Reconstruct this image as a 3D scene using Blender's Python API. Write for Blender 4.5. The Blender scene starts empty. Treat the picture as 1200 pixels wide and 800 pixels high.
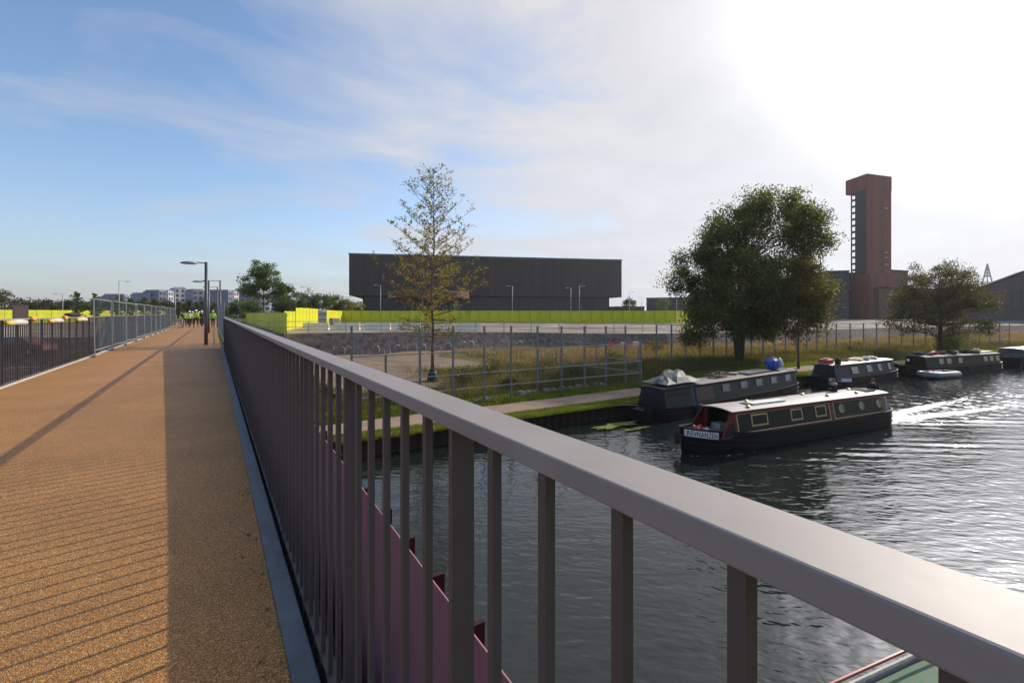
import bpy, bmesh, math, random
import numpy as np
from math import sin, cos, pi, radians as R, sqrt, atan2, hypot
from mathutils import Vector, Matrix
random.seed(7); rng = np.random.default_rng(7)
sc = bpy.context.scene
col = sc.collection

# ------------------------------------------------------------------ camera
YAW = math.atan(350/560)
cam = bpy.data.cameras.new('camera'); camo = bpy.data.objects.new('camera', cam); col.objects.link(camo)
cam.sensor_width = 36; cam.sensor_fit = 'HORIZONTAL'; cam.lens = 36*560/1200
cam.shift_y = -33/1200; cam.clip_start = 0.02; cam.clip_end = 6000
camo.location = (0, 0, 1.5); camo.rotation_euler = (pi/2, 0, -YAW)
sc.camera = camo
# ------------------------------------------------------------------ light
SUN_EL = R(29.5); SUN_AZ = R(80.4)           # azimuth from +Y towards +X
w = bpy.data.worlds.new('World'); sc.world = w; w.use_nodes = True
nt = w.node_tree; N = nt.nodes; L = nt.links
bg = N['Background']
sky = N.new('ShaderNodeTexSky'); sky.sky_type = 'NISHITA'; sky.sun_disc = False
sky.sun_elevation = SUN_EL; sky.sun_rotation = SUN_AZ
sky.air_density = 1.0; sky.dust_density = .35; sky.ozone_density = 3.0
def wn(t, **k):
    n = N.new(t)
    for a, b in k.items(): setattr(n, a, b)
    return n
def wmath(op, a, b=None, clamp=False):
    n = wn('ShaderNodeMath', operation=op, use_clamp=clamp)
    for i, v in enumerate((a, b)):
        if v is None: continue
        if isinstance(v, (int, float)): n.inputs[i].default_value = v
        else: L.new(v, n.inputs[i])
    return n.outputs[0]
tc = wn('ShaderNodeTexCoord'); sep = wn('ShaderNodeSeparateXYZ'); L.new(tc.outputs['Generated'], sep.inputs[0])
zz = wmath('ADD', wmath('MAXIMUM', sep.outputs['Z'], 0.0), 0.13)
cx = wmath('DIVIDE', sep.outputs['X'], zz); cy = wmath('DIVIDE', sep.outputs['Y'], zz)
cmb = wn('ShaderNodeCombineXYZ'); L.new(cx, cmb.inputs[0]); L.new(cy, cmb.inputs[1])
mp = wn('ShaderNodeMapping'); mp.inputs['Rotation'].default_value = (0, 0, R(-20)); mp.inputs['Scale'].default_value = (.8, 1.15, 1); mp.inputs['Location'].default_value = (3.35, 2.1, 0)
L.new(cmb.outputs[0], mp.inputs[0])
n1 = wn('ShaderNodeTexNoise'); n1.inputs['Scale'].default_value = 1.25; n1.inputs['Detail'].default_value = 9; n1.inputs['Roughness'].default_value = .58; n1.inputs['Distortion'].default_value = .5
L.new(mp.outputs[0], n1.inputs[0])
n2 = wn('ShaderNodeTexNoise'); n2.inputs['Scale'].default_value = .28; n2.inputs['Detail'].default_value = 3
L.new(mp.outputs[0], n2.inputs[0])
# closeness to the sun: thin cloud brightens (forward scattering) and thickens that way
sd = (cos(SUN_EL)*sin(SUN_AZ), cos(SUN_EL)*cos(SUN_AZ), sin(SUN_EL))
dp = wn('ShaderNodeVectorMath', operation='DOT_PRODUCT'); L.new(tc.outputs['Generated'], dp.inputs[0]); dp.inputs[1].default_value = sd
near = wmath('MULTIPLY', wmath('ADD', dp.outputs['Value'], 1.0), .5)        # 0..1
near4 = wmath('POWER', near, 5.0)
d = wmath('ADD', wmath('MULTIPLY', n1.outputs[0], 1.5), wmath('MULTIPLY', n2.outputs[0], .75))
d = wmath('ADD', d, wmath('MULTIPLY', near4, 1.25))
dens = wmath('MULTIPLY', wmath('SUBTRACT', d, 1.17), 1.7, clamp=True)
dens = wmath('MULTIPLY', dens, .93)
cvar = wmath('ADD', wmath('MULTIPLY', n2.outputs[0], .30), wmath('MULTIPLY', n1.outputs[0], .45))
cb = wmath('ADD', wmath('MULTIPLY', wmath('ADD', wmath('MULTIPLY', wmath('POWER', near, 6.0), 1.9), 4.0), wmath('ADD', cvar, .60)), wmath('MULTIPLY', wmath('POWER', near, 120.0), 50.0))    # cloud radiance (sky units)
cc = wn('ShaderNodeCombineColor')
L.new(wmath('MULTIPLY', cb, 1.02), cc.inputs[0]); L.new(wmath('MULTIPLY', cb, 1.0), cc.inputs[1]); L.new(wmath('MULTIPLY', cb, 1.03), cc.inputs[2])
mx = wn('ShaderNodeMix', data_type='RGBA'); hs0 = wn('ShaderNodeHueSaturation'); hs0.inputs['Saturation'].default_value = 1.0; hs0.inputs['Value'].default_value = 1.15; L.new(sky.outputs[0], hs0.inputs['Color']); L.new(dens, mx.inputs[0]); L.new(hs0.outputs[0], mx.inputs[6]); L.new(cc.outputs[0], mx.inputs[7])
# thin mist low over the horizon
el_ = wmath('POWER', wmath('SUBTRACT', 1.0, wmath('MAXIMUM', sep.outputs['Z'], 0.0), clamp=True), 9.0)
mb_ = wmath('ADD', wmath('MULTIPLY', near4, 2.6), 2.6); mc = wn('ShaderNodeCombineColor')
L.new(wmath('MULTIPLY', mb_, 1.0), mc.inputs[0]); L.new(wmath('MULTIPLY', mb_, 1.02), mc.inputs[1]); L.new(wmath('MULTIPLY', mb_, 1.17), mc.inputs[2])
mx2 = wn('ShaderNodeMix', data_type='RGBA'); L.new(wmath('MULTIPLY', el_, .95), mx2.inputs[0]); L.new(mx.outputs[2], mx2.inputs[6]); L.new(mc.outputs[0], mx2.inputs[7])
L.new(mx2.outputs[2], bg.inputs[0]); bg.inputs[1].default_value = 0.15
sun = bpy.data.lights.new('sun', 'SUN'); suno = bpy.data.objects.new('sun', sun); col.objects.link(suno)
sun.energy = 4.1; sun.angle = R(.6); sun.color = (1, .90, .76)
suno.rotation_euler = Vector(sd).to_track_quat('Z', 'Y').to_euler()
sc.view_settings.view_transform = 'Standard'; sc.view_settings.look = 'None'
sc.view_settings.exposure = 0.10; sc.view_settings.gamma = 1
sc.cycles.max_bounces = 6; sc.cycles.transparent_max_bounces = 12
sc.cycles.sample_clamp_indirect = 4

# ------------------------------------------------------------------ projection helpers (photo pixels, 1200 x 800)
CS, SN = cos(YAW), sin(YAW); F = 560.; HZ = 367.
def atD(px, D, z=0.):
    X = (px-600)/F*D
    return Vector((X*CS + D*SN, -X*SN + D*CS, z))
def at(px, py, z=0.):
    return atD(px, F*(1.5-z)/(py-HZ), z)
def zat(py, D): return 1.5-(py-HZ)*D/F
def depth(p): return p[0]*SN + p[1]*CS

# ------------------------------------------------------------------ materials
def mat(name, c, rough=.6, metal=0., var=0., vscale=3., c2=None, bump=0., bscale=20., spec=.5, stretch=None, island=0., coord='Object', bdist=.02):
    m = bpy.data.materials.new(name); m.use_nodes = True
    t = m.node_tree; n = t.nodes; l = t.links; b = n['Principled BSDF']
    b.inputs['Base Color'].default_value = (*c, 1); b.inputs['Roughness'].default_value = rough
    b.inputs['Metallic'].default_value = metal; b.inputs['Specular IOR Level'].default_value = spec
    if var or c2 or bump:
        co = n.new('ShaderNodeTexCoord'); mpn = n.new('ShaderNodeMapping'); l.new(co.outputs[coord], mpn.inputs[0])
        if stretch: mpn.inputs['Scale'].default_value = stretch
    src = None
    if var or c2:
        no = n.new('ShaderNodeTexNoise'); no.inputs['Scale'].default_value = vscale; no.inputs['Detail'].default_value = 7; no.inputs['Roughness'].default_value = .62
        l.new(mpn.outputs[0], no.inputs[0])
        rp = n.new('ShaderNodeValToRGB'); rp.color_ramp.elements[0].position = .32; rp.color_ramp.elements[1].position = .68
        ca = [x*(1-var) for x in c]; cb_ = c2 if c2 else [min(1, x*(1+var)) for x in c]
        rp.color_ramp.elements[0].color = (*ca, 1); rp.color_ramp.elements[1].color = (*cb_, 1)
        l.new(no.outputs[0], rp.inputs[0]); src = rp.outputs[0]
        mr = n.new('ShaderNodeMath'); mr.operation = 'MULTIPLY_ADD'; mr.inputs[1].default_value = .25; mr.inputs[2].default_value = max(0, rough-.12)
        l.new(no.outputs[0], mr.inputs[0]); l.new(mr.outputs[0], b.inputs['Roughness'])
    if island:
        g = n.new('ShaderNodeNewGeometry'); hs = n.new('ShaderNodeHueSaturation')
        mm = n.new('ShaderNodeMath'); mm.operation = 'MULTIPLY_ADD'; mm.inputs[1].default_value = 2*island; mm.inputs[2].default_value = 1-island
        l.new(g.outputs['Random Per Island'], mm.inputs[0]); l.new(mm.outputs[0], hs.inputs['Value'])
        if src: l.new(src, hs.inputs['Color'])
        else: hs.inputs['Color'].default_value = (*c, 1)
        src = hs.outputs[0]
    if src: l.new(src, b.inputs['Base Color'])
    if bump:
        nb = n.new('ShaderNodeTexNoise'); nb.inputs['Scale'].default_value = bscale; nb.inputs['Detail'].default_value = 4
        l.new(mpn.outputs[0], nb.inputs[0])
        bp = n.new('ShaderNodeBump'); bp.inputs['Strength'].default_value = bump; bp.inputs['Distance'].default_value = bdist
        l.new(nb.outputs[0], bp.inputs['Height']); l.new(bp.outputs[0], b.inputs['Normal'])
    return m
def leafmat(name, c, c2, vscale=.6, trans=.45, island=.35):
    m = mat(name, c, .55, c2=c2, vscale=vscale, island=island, spec=.3)
    t = m.node_tree; n = t.nodes; l = t.links; b = n['Principled BSDF']
    tr = n.new('ShaderNodeBsdfTranslucent'); ms = n.new('ShaderNodeMixShader'); ms.inputs[0].default_value = trans
    s = b.inputs['Base Color'].links[0].from_socket
    g = n.new('ShaderNodeMix'); g.data_type = 'RGBA'; g.blend_type = 'MULTIPLY'; g.inputs[0].default_value = 1; g.inputs[7].default_value = (1.6, 1.5, .7, 1)
    l.new(s, g.inputs[6]); l.new(g.outputs[2], tr.inputs[0])
    l.new(b.outputs[0], ms.inputs[1]); l.new(tr.outputs[0], ms.inputs[2]); l.new(ms.outputs[0], n['Material Output'].inputs[0])
    return m

M = {}
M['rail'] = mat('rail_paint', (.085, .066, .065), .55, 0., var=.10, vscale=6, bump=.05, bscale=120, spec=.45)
M['railtop'] = mat('handrail_sheen_paint', (.27, .238, .224), .55, .0, var=.10, vscale=5, bump=.02, bscale=60, spec=.2)  # lighter than the bars: sky sheen on the top put into the colour
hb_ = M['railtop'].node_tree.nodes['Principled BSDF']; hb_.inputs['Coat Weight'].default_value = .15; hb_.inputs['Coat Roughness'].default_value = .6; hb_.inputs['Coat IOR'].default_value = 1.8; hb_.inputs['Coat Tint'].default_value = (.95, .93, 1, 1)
M['kerb'] = mat('kerb_steel', (.12, .14, .16), .5, .2, var=.25, vscale=4, bump=.1, bscale=60)
M['pale_conc'] = mat('pale_concrete', (.42, .40, .37), .8, var=.2, vscale=2, bump=.3, bscale=30)
M['white_conc'] = mat('white_concrete', (.82, .72, .58), .8, var=.12, vscale=1.5, bump=.3, bscale=20)
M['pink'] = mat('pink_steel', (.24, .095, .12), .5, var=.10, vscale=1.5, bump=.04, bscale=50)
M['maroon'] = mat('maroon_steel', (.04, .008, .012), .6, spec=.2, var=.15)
M['galv'] = mat('galvanised_steel', (.30, .32, .33), .45, .6, var=.2, vscale=5)
M['galv_dark'] = mat('weathered_galvanised_steel', (.17, .19, .20), .5, .4, var=.2, vscale=3)
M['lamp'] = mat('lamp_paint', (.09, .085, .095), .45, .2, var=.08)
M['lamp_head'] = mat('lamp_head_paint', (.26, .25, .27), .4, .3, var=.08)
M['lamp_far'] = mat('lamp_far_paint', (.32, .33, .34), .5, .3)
M['glass'] = mat('window_glass', (.03, .04, .05), .08, spec=.8)
M['white'] = mat('white_paint', (.72, .71, .68), .5, var=.08)
M['cream'] = mat('cream_paint', (.50, .38, .20), .45, var=.1)
M['brass'] = mat('brass', (.36, .26, .11), .4, .6)
M['black'] = mat('black_paint', (.004, .0035, .004), .5, spec=.2, var=.2, vscale=4)
M['hullband'] = mat('faded_black_paint', (.016, .012, .014), .6, spec=.2, var=.25, vscale=4)
M['green'] = mat('dark_green_paint', (.003, .008, .005), .45, spec=.2, var=.1)
M['red'] = mat('red_paint', (.13, .010, .008), .45, spec=.3, var=.1)
M['roofgrey'] = mat('pale_roof_paint', (.36, .33, .32), .55, var=.12, vscale=3, bump=.1, bscale=40)
M['rubber'] = mat('rubber', (.012, .012, .013), .8)
M['rope'] = mat('rope', (.30, .25, .17), .9)
M['skin'] = mat('skin', (.42, .24, .17), .55)
M['dark_cloth'] = mat('dark_cloth', (.015, .016, .022), .9, bump=.3, bscale=40)
M['brown_cloth'] = mat('brown_cloth', (.10, .05, .03), .9, bump=.3, bscale=40)
M['hiviz_y'] = mat('hi_vis_yellow', (.72, .78, .06), .7, bump=.3, bscale=30)
M['hiviz_g'] = mat('hi_vis_lime', (.38, .80, .05), .7, bump=.3, bscale=30)
M['hair'] = mat('brown_hair', (.06, .03, .018), .7)
M['bark'] = mat('bark', (.075, .055, .042), .9, var=.35, vscale=8, bump=.6, bscale=25, stretch=(1, 1, .25))
M['bark_pale'] = mat('young_bark', (.16, .085, .055), .85, var=.3, vscale=8, bump=.4, bscale=25)
M['lf_willow'] = leafmat('willow_leaves', (.045, .070, .016), (.13, .15, .035), .35, .5, .55)
M['lf_young'] = leafmat('autumn_leaves', (.12, .125, .02), (.26, .205, .04), .5)
M['lf_small'] = leafmat('olive_leaves', (.045, .055, .012), (.13, .10, .02), .6)
M['lf_right'] = leafmat('dry_leaves', (.045, .052, .018), (.10, .09, .028), .5)
M['lf_bush'] = leafmat('bush_leaves', (.08, .10, .015), (.17, .17, .03), 1.2)
M['lf_far'] = leafmat('far_leaves', (.045, .085, .022), (.10, .15, .035), .25)
M['lf_fardark'] = leafmat('far_dark_leaves', (.030, .050, .020), (.07, .085, .03), .25)
M['lf_brown'] = leafmat('far_brown_leaves', (.06, .055, .025), (.11, .09, .035), .25)

# deck: resin bound gravel
def deckmat():
    m = bpy.data.materials.new('resin_bound_gravel'); m.use_nodes = True; t = m.node_tree; n = t.nodes; l = t.links; b = n['Principled BSDF']
    g = n.new('ShaderNodeNewGeometry')
    v = n.new('ShaderNodeTexVoronoi'); v.inputs['Scale'].default_value = 230; l.new(g.outputs['Position'], v.inputs['Vector'])
    sp = n.new('ShaderNodeSeparateColor'); l.new(v.outputs['Color'], sp.inputs[0])
    rp = n.new('ShaderNodeValToRGB'); e = rp.color_ramp.elements
    e[0].position = 0; e[0].color = (.10, .038, .008, 1); e[1].position = 1; e[1].color = (.56, .33, .115, 1)
    for p, c in ((.35, (.215, .090, .019, 1)), (.75, (.345, .156, .034, 1))):
        q = e.new(p); q.color = c
    l.new(sp.outputs[0], rp.inputs[0])
    no = n.new('ShaderNodeTexNoise'); no.inputs['Scale'].default_value = .7; no.inputs['Detail'].default_value = 10; no.inputs['Roughness'].default_value = .68; l.new(g.outputs['Position'], no.inputs['Vector'])
    mr = n.new('ShaderNodeMapRange'); mr.inputs[1].default_value = .3; mr.inputs[2].default_value = .7; mr.inputs[3].default_value = 1.0; mr.inputs[4].default_value = 1.5; l.new(no.outputs[0], mr.inputs[0])
    mm = n.new('ShaderNodeMix'); mm.data_type = 'RGBA'; mm.blend_type = 'MULTIPLY'; mm.inputs[0].default_value = 1
    l.new(rp.outputs[0], mm.inputs[6]); l.new(mr.outputs[0], mm.inputs[7]); l.new(mm.outputs[2], b.inputs['Base Color'])
    bp = n.new('ShaderNodeBump'); bp.inputs['Strength'].default_value = .8; bp.inputs['Distance'].default_value = .004
    l.new(v.outputs['Distance'], bp.inputs['Height']); bp.invert = True; l.new(bp.outputs[0], b.inputs['Normal'])
    b.inputs['Roughness'].default_value = .62
    return m
M['deck'] = deckmat()
def groundmat(name, cols, scales=(.35, 6), bump=.6):
    m = bpy.data.materials.new(name); m.use_nodes = True; t = m.node_tree; n = t.nodes; l = t.links; b = n['Principled BSDF']
    g = n.new('ShaderNodeNewGeometry'); no = n.new('ShaderNodeTexNoise'); no.inputs['Scale'].default_value = scales[0]; no.inputs['Detail'].default_value = 10; no.inputs['Roughness'].default_value = .65
    l.new(g.outputs['Position'], no.inputs['Vector'])
    rp = n.new('ShaderNodeValToRGB'); e = rp.color_ramp.elements; k = len(cols)
    e[0].position = .33; e[0].color = (*cols[0], 1); e[1].position = .67; e[1].color = (*cols[-1], 1)
    for i in range(1, k-1):
        q = e.new(.33+.34*i/(k-1)); q.color = (*cols[i], 1)
    l.new(no.outputs[0], rp.inputs[0]); l.new(rp.outputs[0], b.inputs['Base Color'])
    n3 = n.new('ShaderNodeTexNoise'); n3.inputs['Scale'].default_value = scales[1]; n3.inputs['Detail'].default_value = 6; l.new(g.outputs['Position'], n3.inputs['Vector'])
    bp = n.new('ShaderNodeBump'); bp.inputs['Strength'].default_value = bump; bp.inputs['Distance'].default_value = .08; l.new(n3.outputs[0], bp.inputs['Height']); l.new(bp.outputs[0], b.inputs['Normal'])
    b.inputs['Roughness'].default_value = .95; b.inputs['Specular IOR Level'].default_value = .15
    return m
M['verge'] = groundmat('verge_soil', [(.05, .07, .010), (.09, .12, .015), (.12, .14, .02)], (.8, 12))
M['meadow'] = groundmat('meadow_soil', [(.05, .055, .015), (.11, .095, .025), (.16, .125, .05)], (.4, 8))
M['sand'] = groundmat('sandy_soil', [(.12, .082, .055), (.23, .165, .12), (.15, .12, .07)], (.3, 6))
M['bank'] = groundmat('gravel_bank', [(.08, .062, .052), (.17, .135, .115), (.25, .20, .175)], (2.2, 9), 1.)
M['plateau'] = groundmat('pale_gravel', [(.13, .10, .08), (.23, .19, .155), (.37, .33, .29)], (.16, 4), .4)
M['far'] = groundmat('far_field', [(.07, .08, .03), (.12, .11, .05), (.16, .14, .09)], (.02, 1))
M['path'] = groundmat('towpath_gravel', [(.20, .145, .11), (.30, .22, .165), (.25, .19, .15)], (.6, 30), .3)
M['dark_low'] = groundmat('dark_ground', [(.025, .026, .027), (.05, .05, .05)], (.4, 20), .3)

# ------------------------------------------------------------------ mesh builder
class MB:
    def __init__(s): s.v = []; s.f = []
    def add(s, vs, fs):
        k = len(s.v); s.v += [tuple(p) for p in vs]; s.f += [tuple(i+k for i in q) for q in fs]; return s
    def box(s, c, d, rz=0., rx=0., ry=0.):
        m = Matrix.Rotation(rz, 3, 'Z') @ Matrix.Rotation(ry, 3, 'Y') @ Matrix.Rotation(rx, 3, 'X')
        c = Vector(c); P = []
        for z in (-.5, .5):
            for x, y in ((-.5, -.5), (.5, -.5), (.5, .5), (-.5, .5)):
                P.append(c + m @ Vector((x*d[0], y*d[1], z*d[2])))
        return s.add(P, [(0, 3, 2, 1), (4, 5, 6, 7), (0, 1, 5, 4), (1, 2, 6, 5), (2, 3, 7, 6), (3, 0, 4, 7)])
    def b2(s, a, b):
        return s.box([(a[i]+b[i])/2 for i in range(3)], [abs(b[i]-a[i]) for i in range(3)])
    def beam(s, p, q, wd, h, up=(0, 0, 1)):
        p = Vector(p); q = Vector(q); d = (q-p).normalized(); u = Vector(up)
        sx = d.cross(u)
        if sx.length < 1e-4: sx = Vector((1, 0, 0))
        sx.normalize(); uy = sx.cross(d)
        P = []
        for e in (p, q):
            for a, b in ((-.5, -.5), (.5, -.5), (.5, .5), (-.5, .5)): P.append(e + sx*a*wd + uy*b*h)
        return s.add(P, [(0, 3, 2, 1), (4, 5, 6, 7), (0, 1, 5, 4), (1, 2, 6, 5), (2, 3, 7, 6), (3, 0, 4, 7)])
    def tube(s, pts, rs, n=6, cap=True):
        pts = [Vector(p) for p in pts]
        if isinstance(rs, (int, float)): rs = [rs]*len(pts)
        rings = []; P = []
        for i, p in enumerate(pts):
            d = (pts[min(i+1, len(pts)-1)]-pts[max(i-1, 0)])
            d = d.normalized() if d.length > 1e-9 else Vector((0, 0, 1))
            a = d.cross(Vector((0, 0, 1)) if abs(d.z) < .9 else Vector((1, 0, 0))).normalized(); b = d.cross(a)
            for k in range(n):
                t = 2*pi*k/n; P.append(p + a*cos(t)*rs[i] + b*sin(t)*rs[i])
        fs = []
        for i in range(len(pts)-1):
            for k in range(n): fs.append((i*n+k, i*n+(k+1) % n, (i+1)*n+(k+1) % n, (i+1)*n+k))
        if cap: fs.append(tuple(range(n))[::-1]); fs.append(tuple((len(pts)-1)*n+k for k in range(n)))
        return s.add(P, fs)
    def lathe(s, c, prof, n=16, axis='Z', sx=1., sy=1.):
        P = []; c = Vector(c)
        for r, z in prof:
            for k in range(n):
                t = 2*pi*k/n; v = Vector((r*cos(t)*sx, r*sin(t)*sy, z))
                if axis == 'X': v = Vector((z, v.x, v.y))
                if axis == 'Y': v = Vector((v.x, z, v.y))
                P.append(c+v)
        fs = []
        for i in range(len(prof)-1):
            for k in range(n): fs.append((i*n+k, i*n+(k+1) % n, (i+1)*n+(k+1) % n, (i+1)*n+k))
        fs.append(tuple(range(n))[::-1]); fs.append(tuple((len(prof)-1)*n+k for k in range(n)))
        return s.add(P, fs)
    def torus(s, c, R_, r, axis='Y', n=16, m=8, a0=0, a1=2*pi):
        P = []; c = Vector(c)
        for i in range(n+1):
            t = a0+(a1-a0)*i/n
            for k in range(m):
                u = 2*pi*k/m; x = (R_+r*cos(u))*cos(t); z = (R_+r*cos(u))*sin(t); y = r*sin(u)
                v = {'Y': Vector((x, y, z)), 'X': Vector((y, x, z)), 'Z': Vector((x, z, y))}[axis]; P.append(c+v)
        fs = [(i*m+k, i*m+(k+1) % m, (i+1)*m+(k+1) % m, (i+1)*m+k) for i in range(n) for k in range(m)]
        return s.add(P, fs)
    def blob(s, c, r, seed=0, n=10, m=7, rough=.2):
        rr = random.Random(seed); P = []; c = Vector(c); ph = [rr.uniform(0, 6.28) for _ in range(6)]
        P.append(c+Vector((0, 0, r[2]*(1+rough*.3)))); 
        for i in range(1, m):
            a = pi*i/m
            for k in range(n):
                t = 2*pi*k/n; q = 1+rough*(sin(2*t+ph[0]+a*2)+sin(3*t+ph[1])*.7+sin(4*a+ph[2]+t)*.6+rr.uniform(-.3, .3))*.5
                P.append(c+Vector((r[0]*sin(a)*cos(t)*q, r[1]*sin(a)*sin(t)*q, r[2]*cos(a)*q)))
        P.append(c-Vector((0, 0, r[2])))
        fs = [(0, 1+k, 1+(k+1) % n) for k in range(n)]
        for i in range(m-2):
            for k in range(n): fs.append((1+i*n+k, 1+(i+1)*n+k, 1+(i+1)*n+(k+1) % n, 1+i*n+(k+1) % n))
        e = len(P)-1; fs += [(e, 1+(m-2)*n+(k+1) % n, 1+(m-2)*n+k) for k in range(n)]
        return s.add(P, fs)
    def mesh(s, name, m, smooth=False):
        used = sorted({i for q in s.f for i in q}); ix = {a: b for b, a in enumerate(used)}
        me = bpy.data.meshes.new(name); me.from_pydata([s.v[i] for i in used], [], [tuple(ix[i] for i in q) for q in s.f]); me.materials.append(m)
        if smooth: me.polygons.foreach_set('use_smooth', [True]*len(me.polygons))
        me.update(); return me
    def build(s, name, m, parent=None, loc=None, smooth=False, label=None, kind=None, bevel=0.):
        o = link(name, s.mesh(name, m, smooth), parent, loc)
        if bevel:
            bv = o.modifiers.new('bevel', 'BEVEL'); bv.width = bevel; bv.segments = 2; bv.limit_method = 'ANGLE'
        if label: o['label'] = label
        if kind: o['kind'] = kind
        return o
def link(name, data, parent=None, loc=None, rz=None):
    o = bpy.data.objects.new(name, data); col.objects.link(o)
    if parent: o.parent = parent
    if loc is not None: o.location = loc
    if rz is not None: o.rotation_euler.z = rz
    return o
def thing(name, label, cat, loc=(0, 0, 0), rz=0., group=None):
    o = link(name, None, None, loc, rz); o.empty_display_size = .2
    o['label'] = label; o['category'] = cat
    if group: o['group'] = group
    return o
def tag(o, label, cat, group=None):
    o['label'] = label; o['category'] = cat
    if group: o['group'] = group
    return o
def struct(o, kind='structure'): o['kind'] = kind; return o
KIDS = {}
def copy_tree(o, parent=None):
    c = o.copy(); col.objects.link(c)
    if parent: c.parent = parent
    for ch in list(o.children): copy_tree(ch, c)
    return c
def npmesh(name, V, nper, m, smooth=False):
    """V: (k*nper,3) loose polygons with nper corners each"""
    k = len(V)//nper; me = bpy.data.meshes.new(name)
    me.vertices.add(len(V)); me.vertices.foreach_set('co', np.ascontiguousarray(V, dtype=np.float32).ravel())
    me.loops.add(len(V)); me.loops.foreach_set('vertex_index', np.arange(len(V), dtype=np.int32))
    me.polygons.add(k); me.polygons.foreach_set('loop_start', np.arange(0, len(V), nper, dtype=np.int32))
    me.update(calc_edges=True); me.materials.append(m); return me
def gridmesh(name, G, m, smooth=True):
    """G: (a,b,3)"""
    a, b = G.shape[:2]; me = bpy.data.meshes.new(name)
    me.vertices.add(a*b); me.vertices.foreach_set('co', G.astype(np.float32).ravel())
    i = np.arange(a*b).reshape(a, b); q = np.stack([i[:-1, :-1], i[1:, :-1], i[1:, 1:], i[:-1, 1:]], -1).reshape(-1, 4)
    me.loops.add(q.size); me.loops.foreach_set('vertex_index', q.ravel().astype(np.int32))
    me.polygons.add(len(q)); me.polygons.foreach_set('loop_start', np.arange(0, q.size, 4, dtype=np.int32))
    me.polygons.foreach_set('use_smooth', np.full(len(q), smooth)); me.update(calc_edges=True); me.materials.append(m); return me

# ------------------------------------------------------------------ terrain
WZ = -3.8
def bank(x):
    x = np.asarray(x, float); f = lambda q: np.interp(q, [22, 33, 47, 60, 67, 80, 120, 420], [17.9, 18.9, 19.0, 15.9, 15.6, 14.4, 9.7, -26.])
    return (f(x-3)+f(x-1.5)+f(x)+f(x+1.5)+f(x+3))/5
EX = [-200, -80, -10, 14, 29, 38, 47, 70, 96, 150, 400]; EY = [75, 62, 50, 46.5, 44.5, 42, 38, 35, 34, 26, 0]
def eline(x): return np.interp(x, EX, EY)
def H(x, y):
    x = np.asarray(x, float); y = np.asarray(y, float); v = y-bank(x); e = eline(x)
    low = -3.16 + np.clip((v-3.5)/14, 0, 1)*.75 + .10*np.sin(x*.31+y*.17)*np.clip((v-4)/6, 0, 1) + .06*np.sin(x*.9-y*.7)*np.clip((v-4)/4, 0, 1)
    top = np.interp(x, [20, 40, 120], [-.42, -.95, -1.0]) ; top = top + (-.42-top)*np.clip((y-e-3)/25, 0, 1)
    t = np.clip((y-e)/1.3, 0, 1)
    z = low*(1-t) + top*t
    a = np.abs(x+1.65); ramp = -.03 - np.maximum(a-2.9, 0)/1.6
    ramp = np.where(y > 24.9, ramp, -9)
    return np.maximum(z, ramp)
def ground(px, py):
    D = 12.
    while D < 500:
        p = atD(px, D); z = float(H(p.x, p.y))
        if HZ+F*(1.5-z)/D <= py: return Vector((p.x, p.y, z))
        D += .1
    return Vector((p.x, p.y, z))
xs = np.unique(np.concatenate([np.arange(-200, -20, 10), np.arange(-20, -7, 1), np.arange(-7, 4, .25), np.arange(4, 110, .8), np.arange(110, 420, 12)]))
def strip(name, f0, f1, n, m, x0=-200, x1=420, lift=0.):
    X = xs[(xs >= x0) & (xs <= x1)]; a = f0(X); b = f1(X); t = np.linspace(0, 1, n)[None, :]
    Y = a[:, None]*(1-t)+b[:, None]*t; XX = np.repeat(X[:, None], n, 1)
    G = np.stack([XX, Y, H(XX, Y)+lift], -1)
    return struct(link(name, gridmesh(name, G, m)))
strip('grass_verge', bank, lambda x: bank(x)+5.2, 14, M['verge'])
strip('meadow', lambda x: bank(x)+5.2, lambda x: np.maximum(eline(x)-3.0, bank(x)+8), 50, M['meadow'])
strip('sandy_ground', lambda x: np.maximum(eline(x)-3.0, bank(x)+8), lambda x: eline(x), 6, M['sand'])
strip('gravel_slope', lambda x: eline(x), lambda x: eline(x)+1.3, 6, M['bank'])
strip('gravel_plateau', lambda x: eline(x)+1.3, lambda x: np.full_like(x, 125.), 40, M['plateau'])
X = np.array([-3000, -800, -200, 100, 420, 1200, 3500.]); Y = np.array([125, 300, 700, 1600, 4500.])
G = np.stack(np.broadcast_arrays(X[:, None], Y[None, :], np.full((1, 1), -.42)), -1); struct(link('far_ground', gridmesh('far_ground', G, M['far'])))
for nm, a, b in (('far_ground', -3000, -200), ('far_ground', 420, 3500)):
    G = np.stack(np.broadcast_arrays(np.array([a, b], float)[:, None], np.array([-300 if a > 0 else 20, 125.])[None, :], np.full((1, 1), -.42)), -1); struct(link(nm, gridmesh(nm, G, M['far'])))
XX, YY = np.meshgrid(np.linspace(1.5, 18, 24), np.linspace(25.6, 44.2, 24), indexing='ij'); YY = YY+.9*np.sin(XX*.8); XX = XX+.8*np.sin(YY*.6); struct(link('sandy_ground', gridmesh('sandy_ground', np.stack([XX, YY, H(XX, YY)+.02], -1), M['sand'])))
# towpath
Xp = xs[(xs > -120) & (xs < 200)]; t = np.linspace(0, 1, 5)[None, :]
wob = .12*np.sin(Xp*.55)+.06*np.sin(Xp*1.7)
Y = (bank(Xp)+1.1+wob)[:, None]*(1-t)+(bank(Xp)+3.1-wob*.7)[:, None]*t
XX = np.repeat(Xp[:, None], 5, 1); struct(link('towpath', gridmesh('towpath', np.stack([XX, Y, H(XX, Y)+.012], -1), M['path'])))
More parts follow.
